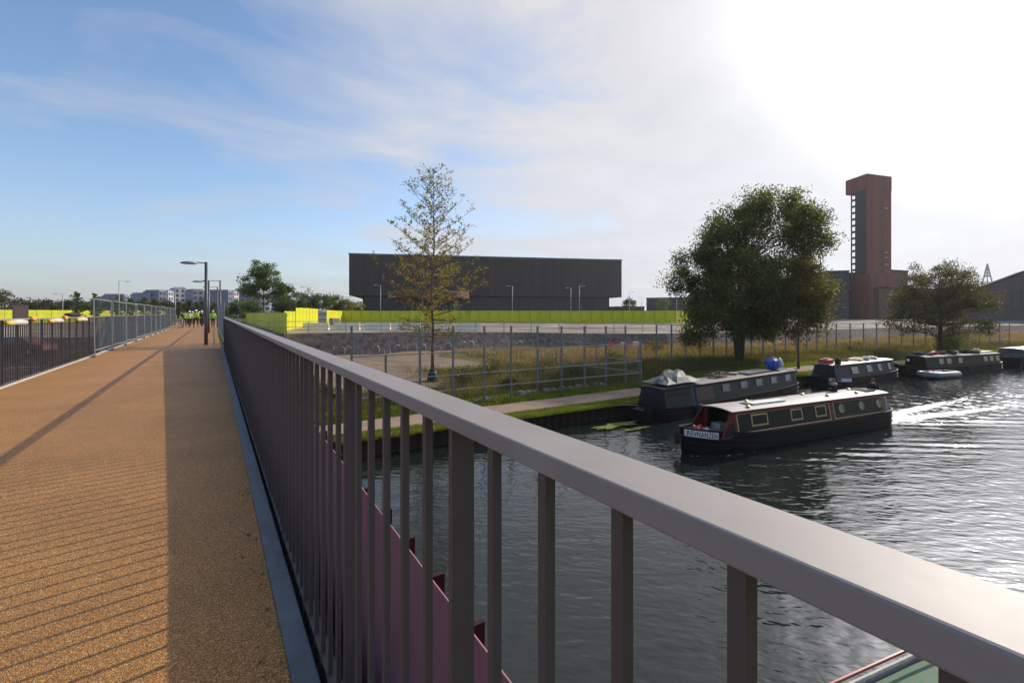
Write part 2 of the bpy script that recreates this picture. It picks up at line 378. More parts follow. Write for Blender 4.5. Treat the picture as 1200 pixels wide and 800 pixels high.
# dark-coloured sheet over the low ground west of the bridge
XX, YY = np.meshgrid(np.linspace(-75, -6.5, 20), np.linspace(24, 48, 12), indexing='ij'); struct(link('dark_low_ground', gridmesh('dark_low_ground', np.stack([XX, YY, H(XX, YY)+.03], -1), M['dark_low'])))
# near bank (behind and below the camera)
G = np.array([[[-200, -60, -3.2], [-200, -.6, -3.2]], [[420, -120, -3.2], [420, -60, -3.2]]], float)
Xn = np.array([-200, 0, 35, 90, 420.]); Yn = np.array([-1.6, -1.6, -1.6, -6, -70.])
G = np.stack([np.stack([Xn, Yn-400, np.full(5, -3.2)], -1), np.stack([Xn, Yn, np.full(5, -3.2)], -1), np.stack([Xn, Yn, np.full(5, -6.)], -1)], 1)
struct(link('near_bank', gridmesh('near_bank', G, M['verge'], False)))

# ------------------------------------------------------------------ water
BOW = np.array([15.0, 12.0]); STERN = np.array([28.0, 10.47]); bd = (STERN-BOW)/np.linalg.norm(STERN-BOW); bn = np.array([-bd[1], bd[0]]); BLEN = float(np.linalg.norm(STERN-BOW))
wm = bpy.data.materials.new('canal_water'); wm.use_nodes = True; t_ = wm.node_tree; n_ = t_.nodes; l_ = t_.links; b_ = n_['Principled BSDF']
b_.inputs['Base Color'].default_value = (.010, .015, .013, 1); b_.inputs['Roughness'].default_value = .05; b_.inputs['IOR'].default_value = 1.5; b_.inputs['Specular IOR Level'].default_value = .42
g_ = n_.new('ShaderNodeNewGeometry'); hs = []
for sc_, st, am, rot in ((.8, (1, 2.0, 1), .16, 70), (4.4, (1, 2.7, 1), .30, 56), (8.5, (1, 2.2, 1), .12, 38)):
    mp_ = n_.new('ShaderNodeMapping'); mp_.vector_type = 'TEXTURE'; mp_.inputs['Scale'].default_value = st; mp_.inputs['Rotation'].default_value = (0, 0, R(rot)); l_.new(g_.outputs['Position'], mp_.inputs[0])
    no_ = n_.new('ShaderNodeTexNoise'); no_.inputs['Scale'].default_value = sc_; no_.inputs['Detail'].default_value = 1.2; no_.inputs['Distortion'].default_value = .3; l_.new(mp_.outputs[0], no_.inputs[0])
    mu = n_.new('ShaderNodeMath'); mu.operation = 'MULTIPLY'; mu.inputs[1].default_value = am; l_.new(no_.outputs[0], mu.inputs[0]); hs.append(mu.outputs[0])
a1 = n_.new('ShaderNodeMath'); l_.new(hs[0], a1.inputs[0]); l_.new(hs[1], a1.inputs[1]); a2 = n_.new('ShaderNodeMath'); l_.new(a1.outputs[0], a2.inputs[0]); l_.new(hs[2], a2.inputs[1])
bp_ = n_.new('ShaderNodeBump'); bp_.inputs['Strength'].default_value = 1.0; bp_.inputs['Distance'].default_value = .078; l_.new(a2.outputs[0], bp_.inputs['Height']); l_.new(bp_.outputs[0], b_.inputs['Normal'])
at_ = n_.new('ShaderNodeAttribute'); at_.attribute_name = 'foam_glitter'; fn_ = n_.new('ShaderNodeTexNoise'); fn_.inputs['Scale'].default_value = 9; fn_.inputs['Detail'].default_value = 6; l_.new(g_.outputs['Position'], fn_.inputs['Vector'])
fa_ = n_.new('ShaderNodeMath'); fa_.operation = 'MULTIPLY_ADD'; fa_.inputs[1].default_value = 1.5; l_.new(at_.outputs['Fac'], fa_.inputs[0]); l_.new(fn_.outputs[0], fa_.inputs[2])
fr_ = n_.new('ShaderNodeMapRange'); fr_.inputs[1].default_value = 1.0; fr_.inputs[2].default_value = 1.35; l_.new(fa_.outputs[0], fr_.inputs[0])
fm_ = n_.new('ShaderNodeMix'); fm_.data_type = 'RGBA'; fm_.inputs[6].default_value = (.010, .015, .013, 1); fm_.inputs[7].default_value = (.75, .76, .76, 1); l_.new(fr_.outputs[0], fm_.inputs[0]); l_.new(fm_.outputs[2], b_.inputs['Base Color'])  # whitens the water for foam and for painted-in sun glitter
fq_ = n_.new('ShaderNodeMapRange'); fq_.inputs[3].default_value = .05; fq_.inputs[4].default_value = .6; l_.new(fr_.outputs[0], fq_.inputs[0]); l_.new(fq_.outputs[0], b_.inputs['Roughness'])
def wave(x, y):
    s = (x-BOW[0])*bd[0]+(y-BOW[1])*bd[1]; n = np.abs((x-BOW[0])*bn[0]+(y-BOW[1])*bn[1])
    z = np.zeros_like(x)
    # bow wave arms
    for s0, amp, wl in ((-.3, .030, .75), (BLEN-1.0, .040, .8)):
        q = s-s0; arm = .75+.30*q; dd = n-arm
        env = np.exp(-(dd/1.1)**2)*np.clip(q/1.5, 0, 1)*np.exp(-np.maximum(q, 0)/26)*(q > 0)
        z += amp*env*np.sin((dd*.95-q*.28)*2*pi/wl*.8)
    # transverse waves and prop wash behind the stern
    q = s-BLEN; w_ = np.clip(q/.6, 0, 1)*np.exp(-np.maximum(q, 0)/22)*(q > 0)*np.exp(-(n/(1.0+.14*np.maximum(q, 0)))**2)
    z += w_*(.04*np.sin(q*2*pi/1.4)+.05*np.sin(x*7.1+y*4.3+2*np.sin(y*3.1))*np.sin(y*8.3-x*3.7+2*np.sin(x*2.3)))
    pm_ = .65+.35*np.sin(x*1.7+2.1*np.sin(y*.9))*np.sin(y*2.3+1.4*np.sin(x*.8)); z = z*pm_
    # wind ripples
    z += .003*np.sin(x*2.1+y*5.3+1.3*np.sin(x*.7))+.002*np.sin(x*4.9-y*8.1+1.7*np.sin(y*1.1)+.9*np.sin(x*.6))
    return z
XX, YY = np.meshgrid(np.arange(3, 86, .1), np.arange(0.0, 20.4, .1), indexing='ij')
Gw = np.stack([XX, YY, WZ+wave(XX, YY)], -1); wme = gridmesh('canal_water', Gw, wm); struct(link('canal_water', wme))
s_ = (XX-BOW[0])*bd[0]+(YY-BOW[1])*bd[1]; n_s = (XX-BOW[0])*bn[0]+(YY-BOW[1])*bn[1]; q_ = s_-BLEN; na_ = np.abs(n_s)
fo = np.exp(-((na_-.35-.07*q_)/(.28+.03*q_))**2)*np.exp(-np.maximum(q_, 0)/11)*(q_ > -.3)*.95
fo += np.exp(-(na_/.7)**2)*np.exp(-np.maximum(q_, 0)/2.2)*(q_ > -.1)*.8
for s0 in (-.3,):
    q2 = s_-s0; fo += np.exp(-((na_-.25-.5*np.clip(q2, 0, 1.6))/.09)**2)*np.exp(-np.maximum(q2, 0)/1.6)*(q2 > .3)*.6
    fo += np.exp(-((na_-1.05-.02*q2)/.09)**2)*(q2 > 1)*(q2 < BLEN)*.28
fo += np.exp(-((na_-1.15-.30*(s_-1))/.22)**2)*np.clip((s_-5)/4, 0, 1)*np.exp(-np.maximum(s_-6, 0)/11)*.42  # glitter on the bow wave arms, painted in as white streaks
fa = wme.attributes.new('foam_glitter', 'FLOAT', 'POINT'); fa.data.foreach_set('value', np.clip(fo, 0, 1.2).astype(np.float32).ravel())
for (xa, xb, ya, yb) in ((-300, 3, -3, 20.4), (85.9, 800, -120, 20.4), (3, 85.9, -20, 0.0)):
    G = np.array([[[xa, ya, WZ], [xa, yb, WZ]], [[xb, ya, WZ], [xb, yb, WZ]]], float); struct(link('canal_water', gridmesh('canal_water', G, wm, False)))

# ------------------------------------------------------------------ bridge
PATH_L, PATH_R, YE = -3.57, .27, 25.0
ft = MB(); 
ft.b2((PATH_L, -8, -.06), (PATH_R, YE-.012, 0)); ft.b2((PATH_L, YE+.012, -.06), (PATH_R, 32, 0)); ft.b2((PATH_L, 32.02, -.06), (PATH_R, 64, 0)); ft.b2((PATH_L-1.2, 64.02, -.06), (PATH_R+1.2, 150, 0))
struct(ft.build('footpath', M['deck']))
br = thing('footbridge', 'steel footbridge deck with a pink flared side plate crossing the canal', 'bridge')
MB().b2((PATH_L-.4, -8, -.35), (.5, YE, -.064)).build('deck_slab', M['hullband'], br)
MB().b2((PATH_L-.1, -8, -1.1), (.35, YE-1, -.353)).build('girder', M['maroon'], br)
def plate_top(s): return (.715-.215*max(0, s-4)/21., .475+.036*(s-1.8))
sl = np.arange(-8, YE-.2, .5); pv = []
mb = MB()
for s in sl:
    a, z = plate_top(s); mb.v += [(.515, s, -.36), (a, s, z), (a+.006, s, z-.002), (.525, s, -.37)]
n = len(sl); mb.f = [(4*i+k, 4*i+4+k, 4*i+4+(k+1) % 4, 4*i+(k+1) % 4) for i in range(n-1) for k in range(4)]+[(0, 1, 2, 3), (4*n-4, 4*n-1, 4*n-2, 4*n-3)]
mb.build('side_plate', M['pink'], br)
for i in range(72):
    s = .1+.33*i
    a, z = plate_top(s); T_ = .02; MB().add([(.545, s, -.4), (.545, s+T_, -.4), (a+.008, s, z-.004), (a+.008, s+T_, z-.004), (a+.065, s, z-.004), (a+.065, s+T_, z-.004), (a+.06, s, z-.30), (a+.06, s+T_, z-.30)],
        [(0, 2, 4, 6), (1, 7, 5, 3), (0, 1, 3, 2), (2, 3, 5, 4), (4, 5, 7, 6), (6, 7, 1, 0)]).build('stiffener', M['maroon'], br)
ks = MB().b2((PATH_R+.001, 0, -.06), (.367, 1.548, .012)).mesh('kerb_slab', M['kerb'])
for i in range(19):
    k = link('kerb_slab', ks, br, (0, -4.42+1.55*i, 0))
kl = MB().b2((PATH_L-.16, 0, -.06), (PATH_L-.001, 1.99, .03)).mesh('edge_slab', M['pale_conc'])
for i in range(33): link('edge_slab', kl, br, (0, -6+2*i, 0))
MB().b2((PATH_L+.01, YE-.03, .001), (PATH_R-.01, YE+.03, .006)).build('expansion_joint', M['kerb'], br)

def parapet(nm, label, xin, sgn, y0, y1, Htop, phase, pm=None):
    pm = pm or M['rail']
    t = thing(nm, label, 'railing', (xin, y0, 0))
    W = .0883
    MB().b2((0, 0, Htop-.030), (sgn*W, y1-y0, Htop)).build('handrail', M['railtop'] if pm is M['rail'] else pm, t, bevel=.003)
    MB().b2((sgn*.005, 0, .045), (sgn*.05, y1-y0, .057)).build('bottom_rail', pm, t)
    bm_ = MB().b2((sgn*.010, -.018, -.10), (sgn*.027, 0, Htop-.029)).mesh('baluster', pm)
    pm_ = MB().b2((sgn*.006, -.016, -.10), (sgn*.053, 0, Htop-.029)).mesh('post', pm)
    i = 0
    y = y0 + ((phase-y0) % .147)
    while y < y1-.02:
        k = round((y-phase)/.147)
        if k % 6 == 0: link('post', pm_, t, (0, y-y0, 0))
        else: link('baluster', bm_, t, (0, y-y0, 0))
        y += .147
    return t
def s_of_u(u, a=.39): return (F*a/(CS*u)-a*SN)/CS
parapet('parapet', 'grey-brown steel railing close on the right of the walkway, with a wide flat handrail', .38, 1, -4.9, YE, 1.31, s_of_u(278))
parapet('parapet', 'dark steel railing along the far left edge of the orange walkway', -3.60, -1, 3.0, 23.3, 1.385, 4.0)
M['rail_pale'] = mat('pale_rail_paint', (.20, .20, .22), .5, var=.1)
parapet('parapet', 'pale grey railing left of the path, behind the mesh panels beyond the dark railing', -3.62, -1, 23.5, 60, 1.385, 24.0, M['rail_pale'])
parapet('parapet', 'pale grey railing on the right of the path, beyond the lamp posts', .52, 1, 25.4, 60, 1.31, 26.0, M['rail_pale'])

# rolled bundles on the left handrail
def lrail(px): # y on left rail
    u = px-250; return (3.6*F/(CS*-u) + 3.6*SN)/CS
M['yellow_cloth'] = mat('yellow_cloth', (.55, .42, .05), .8, var=.15)
M['orange_cloth'] = mat('orange_cloth', (.60, .30, .10), .8, var=.2)
M['dirty_white'] = mat('dirty_white_sheet', (.50, .47, .42), .8, var=.15, vscale=8, bump=.4, bscale=15)
for k, (p0, p1) in enumerate(((4, 27), (55, 70), (88, 99))):
    ya, yb = lrail(p0), lrail(p1); yc = (ya+yb)/2; ln = (yb-ya)*.5
    t = thing('cloth_bundle', ('large white and yellow rolled sheet hanging on the left railing, nearest of three', 'white rolled sheet with yellow end on the left railing, middle of three', 'white rolled sheet with yellow end beside the dark hump on the left railing')[k], 'bundle', (-3.56, yc, 1.30), 0, 'rolled sheets hanging on the left railing')
    MB().tube([(.0, -ln*.6, 0), (.0, ln*.2, .01), (0, ln, 0)], [.055, .062, .05], 10).build('sheet', M['dirty_white'], t, smooth=True)
    MB().tube([(.0, -ln, 0), (0, -ln*.58, 0)], [.035, .058], 10).build('wrapped_end', M['yellow_cloth'], t, smooth=True)
for k, p0 in enumerate((37, 75)):
    tag(MB().blob((0, 0, 0), (.07, .13, .06), k, 10, 7, .3).build('orange_lump', M['orange_cloth'], None, (-3.58, lrail(p0), 1.37), True), ('small orange lump on the left railing between the first two rolled sheets', 'small orange lump on the left railing left of the dark hump')[k], 'bundle')  # plain orange lumps, not light fittings
tag(MB().blob((0, 0, 0), (.12, .6, .06), 5, 14, 8, .2).build('dark_bag', M['dark_cloth'], None, (-3.62, lrail(85), 1.46), True), 'dark humped bag lying on top of the left railing', 'bag')

# ------------------------------------------------------------------ mesh fence panels along the path
def panel_parts(Wd, Ht):
    f = MB(); r = .021
    f.tube([(0, 0, .03), (0, 0, Ht)], r, 6); f.tube([(0, Wd, .03), (0, Wd, Ht)], r, 6)
    f.tube([(0, 0, Ht), (0, Wd, Ht)], r, 6); f.tube([(0, 0, .22), (0, Wd, .22)], r*.9, 6)
    wv = MB()
    n = int(Wd/.075)
    for i in range(1, n): wv.beam((0, i*Wd/n, .22), (0, i*Wd/n, Ht), .0032, .0032)
    for z in (.6, 1.0, 1.4, 1.7): wv.beam((0, 0, z), (0, Wd, z), .0032, .0032)
    return f.mesh('frame', M['galv']), wv.mesh('mesh_wire', M['galv_dark']), MB().box((0, 0, .035), (.10, .34, .05)).mesh('foot_block', M['galv_dark'])
fm, wvm, fb = panel_parts(3.4, 2.0)
words = ['first', 'second', 'third', 'fourth', 'fifth', 'sixth', 'seventh', 'eighth', 'ninth', 'tenth', 'eleventh', 'twelfth', 'thirteenth', 'fourteenth']
for side in (0, 1):
    x0 = (-3.46, .42)[side]; y = (21.55, 25.3)[side]
    for i in range(12):
        t = thing('mesh_fence', 'temporary wire mesh fence panel on the %s side of the path, %s from the camera' % (('left', 'right')[side], words[i]), 'fence', (x0 - (0, .0)[side], y, 0), 0, 'temporary mesh fence panels beside the path')
        t.rotation_euler = (R(random.uniform(-.8, .8)), R(random.uniform(-1.2, 1.2)) if side == 0 else 0, R(random.uniform(-.6, .6)))
        link('frame', fm, t); w_ = link('mesh_wire', wvm, t); w_['kind'] = 'stuff'; link('foot_block', fb, t)
        y += 3.47

# ------------------------------------------------------------------ lamps on the path
def street_lamp(label, loc, h, r, arm, head, m=None, hm=None, group=None, rz=0.):
    t = thing('street_lamp', label, 'street lamp', loc, rz, group)
    MB().tube([(0, 0, 0), (0, 0, h*.3), (0, 0, h)], [r*1.15, r, r*.85], 10).build('pole', m or M['lamp'], t, smooth=True)
    MB().tube([(0, 0, h-.06), (-arm, 0, h-.04)], r*.35, 6).build('arm', m or M['lamp'], t)
    MB().lathe((-arm-head*.42, 0, h-.09), [(.02, -.05), (.75, -.045), (1, 0), (.8, .05), (.3, .085), (.02, .09)], 18, sx=head*.5, sy=head*.28).build('lamp_head', hm or M['lamp_head'], t, smooth=True)
    return t
G1 = 'tall lamps standing beside the walkway'
D1 = F*1.5/37; street_lamp('nearest grey lamp post on the walkway with an oval head reaching left', atD(241.5, D1, 0), 1.5+60*D1/F, .075, .38, .72, group=G1)
street_lamp('second grey lamp post, hidden in part by the nearest one', atD(244.5, 36.5, 0), 1.5+38*36.5/F, .075, .38, .75, group=G1)
street_lamp('slender lamp post right of the nearest one, taller of the thin pair', atD(258, 41, 0), 1.5+38.5*41/F, .07, .7, .7, group=G1)
street_lamp('slender lamp post right of the nearest one, shorter of the thin pair', atD(254.8, 52, 0), 1.5+31*52/F, .07, .7, .7, group=G1)
G2 = 'distant street lamps'
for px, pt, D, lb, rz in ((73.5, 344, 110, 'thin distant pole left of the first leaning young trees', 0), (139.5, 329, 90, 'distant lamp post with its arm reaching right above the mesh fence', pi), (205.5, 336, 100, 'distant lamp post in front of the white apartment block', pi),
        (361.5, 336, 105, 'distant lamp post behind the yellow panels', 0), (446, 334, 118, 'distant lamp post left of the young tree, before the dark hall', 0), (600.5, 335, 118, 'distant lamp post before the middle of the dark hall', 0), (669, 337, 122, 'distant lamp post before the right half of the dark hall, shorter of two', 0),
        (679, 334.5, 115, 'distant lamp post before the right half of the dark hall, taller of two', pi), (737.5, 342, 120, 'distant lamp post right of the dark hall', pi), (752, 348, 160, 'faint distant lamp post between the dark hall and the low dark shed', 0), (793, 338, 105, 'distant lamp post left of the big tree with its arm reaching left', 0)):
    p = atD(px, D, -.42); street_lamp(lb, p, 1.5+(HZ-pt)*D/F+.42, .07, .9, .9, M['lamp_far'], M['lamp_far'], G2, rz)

# ------------------------------------------------------------------ canal wall: sheet piles and cap
cw = thing('canal_wall', 'dark rusty sheet pile wall holding the grassy towpath bank', 'wall', (0, 0, 0))
M['pile'] = mat('rusty_sheet_pile', (.022, .017, .013), .95, c2=(.06, .042, .028), vscale=2.6, spec=.05, bump=.5, bscale=12)
pile = MB().add([(0, 0, 0), (.08, -.07, 0), (.28, -.07, 0), (.36, 0, 0), (.44, 0, 0), (0, 0, .62), (.08, -.07, .62), (.28, -.07, .62), (.36, 0, .62), (.44, 0, .62)],
    [(0, 1, 6, 5), (1, 2, 7, 6), (2, 3, 8, 7), (3, 4, 9, 8)]).mesh('sheet_pile', M['pile'])
x = 1.5
for i in range(190):
    o = link('sheet_pile', pile, cw, (x, float(bank(x))-.02, WZ-.06 + random.uniform(-.02, .03))); x += .44
    o.rotation_euler.z = atan2(float(bank(x+.4)-bank(x-.4)), .8)
bkx = np.arange(-60, 86, 1.); bkx2 = np.arange(84.5, 400, 6.)
for q in (bkx, bkx2):
    G = np.stack([np.stack([q, bank(q)+.03, np.full_like(q, WZ-.6)], -1), np.stack([q, bank(q)+.03, np.full_like(q, -3.15)], -1)], 1); link('wall_face', gridmesh('wall_face', G, M['pile'], False), cw)
cp = MB(); q = np.arange(-60, 200, 2.)
for a in q: cp.beam((a, float(bank(a))-.08, -3.20), (a+1.99, float(bank(a+1.99))-.08, -3.22), .16, .08)
cp.build('cap_beam', M['pile'], cw)
# duckweed
def flat_patch(nm, c, rx, ry, lab, cat, m, n=26, seed=1):
    rr = random.Random(seed); P = [(c[0], c[1], c[2])]
    for k in range(n):
        a = 2*pi*k/n; r_ = rr.uniform(.55, 1.15); P.append((c[0]+rx*r_*cos(a), c[1]+ry*r_*sin(a), c[2]))
    mb = MB(); mb.v = P; mb.f = [(0, 1+k, 1+(k+1) % n) for k in range(n)]; o = mb.build(nm, m); struct(o, 'stuff'); return o
M['weed'] = groundmat('duckweed', [(.06, .09, .015), (.16, .19, .04), (.10, .14, .03)], (3, 20), .3)
p = at(722, 499, WZ); flat_patch('duckweed', (p.x, p.y, WZ+.05), 1.6, .42, '', '', M['weed'])
p = at(745, 503, WZ); flat_patch('duckweed', (p.x, p.y, WZ+.055), .9, .2, '', '', M['weed'], 18, 3)

# ------------------------------------------------------------------ grass
def blades(name, pts, h, wd, m, lean=.35):
    n = len(pts); a = rng.uniform(0, 2*pi, n); hh = h*rng.uniform(.5, 1.3, n); ww = wd*rng.uniform(.6, 1.3, n)
    d = np.stack([np.cos(a), np.sin(a), np.zeros(n)], -1); ln = np.stack([rng.normal(0, lean, n), rng.normal(0, lean, n), np.ones(n)], -1)*hh[:, None]
    V = np.stack([pts-d*ww[:, None], pts+d*ww[:, None], pts+ln], 1).reshape(-1, 3)
    return struct(link(name, npmesh(name, V, 3, m)), 'stuff')
def gpts(n, x0, x1, v0, v1, pw=1.5):
    x = x0+(x1-x0)*rng.uniform(0, 1, n)**pw; v = rng.uniform(v0, v1, n); y = bank(x)+v; return np.stack([x, y, H(x, y)-.01], -1)
M['blade'] = leafmat('grass_blades', (.07, .11, .012), (.17, .20, .02), 1.0, .4, .3)
M['blade_dry'] = leafmat('dry_grass_blades', (.045, .065, .014), (.165, .13, .045), .30, .35, .45)
M['blade_straw'] = leafmat('straw_grass_blades', (.15, .11, .06), (.30, .22, .14), .3, .35, .3)
M['scrub'] = leafmat('scrub_leaves', (.05, .07, .015), (.14, .11, .03), .7, .4, .5)
blades('verge_grass', gpts(50000, 3, 75, 0, 1.05, 1.6), .11, .012, M['blade'])
blades('verge_grass', gpts(65000, 3, 85, 3.15, 5.5, 1.6), .15, .014, M['blade'])
P = gpts(120000, 3, 100, 5., 14, 1.3); P = P[(P[:, 0] > 12.5+rng.normal(0, .8, len(P))) | (P[:, 1]-bank(P[:, 0]) < 7.5+rng.normal(0, .6, len(P)))]; blades('meadow_grass', P, .42, .018, M['blade_dry'], .3)
P = gpts(70000, 20, 130, 9, 26, 1.0); P = P[P[:, 1] < eline(P[:, 0])-2]; blades('straw_grass', P, .5, .03, M['blade_straw'], .25)
# overhanging tufts on the bank edge
P = gpts(26000, 3, 75, -.26, .06, 1.6); P[:, 2] = -3.19; blades('bank_tufts', P, .17, .014, M['blade'], .9)

def leaf_cloud(C, s, m, name, parent=None, flat=.0):
    n = len(C); a = rng.normal(size=(n, 3)); a /= np.linalg.norm(a, axis=1)[:, None]; b = np.cross(a, rng.normal(size=(n, 3))); b /= np.linalg.norm(b, axis=1)[:, None]
    sz = (s*rng.uniform(.6, 1.35, n))[:, None]
    V = np.stack([C-a*sz, C+b*sz*.5, C+a*sz, C-b*sz*.5], 1).reshape(-1, 3)
    return link(name, npmesh(name, V, 4, m), parent)
# scrub plants behind the front fence
def plant(label, loc, r, h, n, m, s=.05, cat='shrub', grp=None):
    t = thing('shrub', label, cat, loc, 0, grp)
    st = MB()
    for k in range(7):
        a = random.uniform(0, 2*pi); st.tube([(0, 0, 0), (cos(a)*r*.3, sin(a)*r*.3, h*.5), (cos(a)*r*.6, sin(a)*r*.6, h*.85)], [.02, .012, .006], 4)
    st.build('stem', M['bark'], t)
    c = rng.normal(size=(max(6, n//60), 3))*np.array([r*.42, r*.42, h*.24])+np.array([0, 0, h*.5]); k = rng.integers(0, len(c), n)
    C = c[k]+rng.normal(size=(n, 3))*np.array([r*.16, r*.16, h*.13]); C[:, 2] = np.clip(C[:, 2], .02, h*1.1)
    leaf_cloud(C, s, m, 'foliage', t); return t
for k, (px, py, r, h, lb) in enumerate(((545, 452, 1.0, 1.1, 'low green scrub at the foot of the front fence, right of the young tree'), (575, 440, 1.3, 1.3, 'broad olive scrub behind the front fence'), (600, 455, .9, .8, 'dark low scrub above the pale stones'),
        (640, 435, 1.5, 1.3, 'ochre scrub behind the second bay of the front fence'), (672, 440, 1.3, 1.0, 'green scrub behind the right end of the front fence'), (720, 425, 1.5, 1.0, 'brownish scrub left of the big tree'),
        (770, 412, 1.4, 1.1, 'pale green weeds at the foot of the far fence left of the big tree'), (820, 408, 1.6, 1.2, 'pale weeds at the far fence beneath the left edge of the big tree'), (1000, 412, 1.8, 1.0, 'low bramble above the purple boat'), (1035, 420, 1.8, 1.0, 'dark bramble between the purple boat and the brown boat'))):
    g = ground(px, py); plant(lb, g, r, h, 1800, M['scrub'], .055)
g = ground(1112, 415); plant('yellow-green bush at the foot of the right canal tree', g, 1.6, 2.4, 5000, M['lf_bush'], .07, 'bush')
# pale stones along the foot of the front fence
M['stone'] = mat('pale_stone', (.19, .165, .14), .9, var=.3, vscale=3, bump=.5, bscale=10)
sp = [(610, 461), (618, 459.5), (627, 459), (640, 457), (648, 456.5), (659, 455), (668, 454), (678, 453), (686, 452.5), (698, 451), (705, 450), (560, 470), (572, 468)]
for i, (px, py) in enumerate(sp):
    g = ground(px, py+2); MB_ = MB().blob((0, 0, .06), (random.uniform(.2, .34), .18, random.uniform(.12, .19)), i, 8, 6, .45)
    tag(MB_.build('stone', M['stone'], None, g), 'pale rough stone in the row along the foot of the front fence', 'stone', 'stones at the foot of the front fence')
for i, (px, py) in enumerate(((1170, 403), (1176, 403.5), (1163, 403))):
    g = ground(px, py+1); tag(MB().blob((0, 0, .15), (.5, .3, .3), i+30, 8, 6, .5).build('stone', M['stone'], None, g), 'pale rubble heap stone on the grass near the far right of the fence', 'stone', 'rubble on the grass at the right')

# ------------------------------------------------------------------ front fence with three rails
def fence_run(label, pts, tops, rails, pw, m, mr, rail_n=3, group=None, wires=None, cat='fence'):
    t = thing('fence', label, cat, (pts[0][0], pts[0][1], float(H(pts[0][0], pts[0][1]))), 0, group); o = Vector(t.location)
    P = []
    for (x, y), ht in zip(pts, tops):
        z = float(H(x, y)); p = Vector((x, y, z))-o; P.append((p, ht)); MB().beam(p-Vector((0, 0, .2)), p+Vector((0, 0, ht)), pw, pw, (0, 1, 0)).build('post', m, t)
    for (a, ha), (b, hb) in zip(P[:-1], P[1:]):
        for f in rails:
            za = f if f > 0 else ha+f; zb = f if f > 0 else hb+f
            MB().beam(a+Vector((0, -.05, za)), b+Vector((0, -.05, zb)), .035, .045).build('rail', mr, t)
    if wires:
        wv = MB()
        for (a, ha), (b, hb) in zip(P[:-1], P[1:]):
            n = max(1, int((b-a).length/wires[0])); h = min(ha, hb)
            for i in range(1, n):
                c = a.lerp(b, i/n); wv.beam(c+Vector((0, 0, .05)), c+Vector((0, 0, h)), wires[1], wires[1], (0, 1, 0))
            for z in np.arange(.4, h, wires[2]): wv.beam(a+Vector((0, .01, z)), b+Vector((0, .01, z)), wires[1], wires[1])
        wv.build('mesh_wire', M['galv_dark'], t, kind='stuff')
    return t
def proj(p): D = depth(p); X = p[0]*CS-p[1]*SN; return 600+F*X/D, HZ+F*(1.5-p[2])/D
YA = 22.15
pxs = [412, 452, 492, 531, 567.5, 599, 630, 658, 685, 710, 733, 751]; ptsA = []
for px in pxs:
    th = math.atan((px-600)/F)+YAW; ptsA.append((YA*math.tan(th), YA))
tops = []
for i, (px, (x, y)) in enumerate(zip(pxs, ptsA)):
    D = depth((x, y)); zt = zat(382 if px not in (452, 492, 751) else (415, 0, 397)[(452, 492, 751).index(px)] if px != 492 else 385, D); tops.append(zt-float(H(x, y)))
fence_run('tall galvanised fence with three pale rails along the towpath, in front of the young tree', ptsA, tops, [.75, 1.5, 2.65], .085, M['galv_dark'], M['galv'], wires=(.1, .004, .3))
xe, ye = ptsA[-1]
fence_run('short return of galvanised rails running back from the right end of the front fence', [(xe+.1, ye+.3), (xe-1.2, ye+3), (xe-2.4, ye+6)], [2.5, 2.5, 2.5], [.75, 1.5, 2.4], .06, M['galv_dark'], M['galv'])
# coiled razor wire on the front fence
M['wire'] = mat('razor_wire', (.6, .6, .6), .35, .7)
rz_ = MB(); x = 4.5
while x < 15.5:
    zc = float(H(x, YA))+2.95; rr_ = random.uniform(.16, .26); a0 = random.uniform(0, 6); rz_.torus((x, YA-.05, zc), rr_, .009, 'XY'[random.random() < .6], 7, 3, a0, a0+random.uniform(1.5, 3.6)); x += random.uniform(.18, .5)
struct(rz_.build('razor_wire', M['wire']), 'stuff')
# far fence behind the trees
pb = [(30.0, 27.6), (34.5, 29.2)]
A, B, C_ = np.array([33.5, 29.3]), np.array([60, 26.5]), np.array([95, 19.0]); ptsB = []
for a, b, st in ((A, B, 1.75), (B, C_, 2.2)):
    n = int(np.linalg.norm(b-a)/st)
    for i in range(n): ptsB.append(tuple(a+(b-a)*i/n))
def topB(p):
    D = depth(p); px = proj((p[0], p[1], 0))[0]; return zat(np.interp(px, [730, 800, 1000, 1200], [381, 380, 378.5, 377]), D)-float(H(*p))
fence_run('long grey post and wire fence running behind the canal trees', ptsB, [topB(p) for p in ptsB], [-.05], .10, M['galv_dark'], M['galv_dark'], wires=(.16, .005, .5))
# low two rail fence on the embankment
ptsE = []
for x in np.arange(-1, 48, 3.4): ptsE.append((x+2.0, float(eline(x))+2.0))
fence_run('thin low rail fence along the top of the gravel slope', ptsE, [1.15]*len(ptsE), [.6, 1.13], .06, M['galv'], M['galv'])

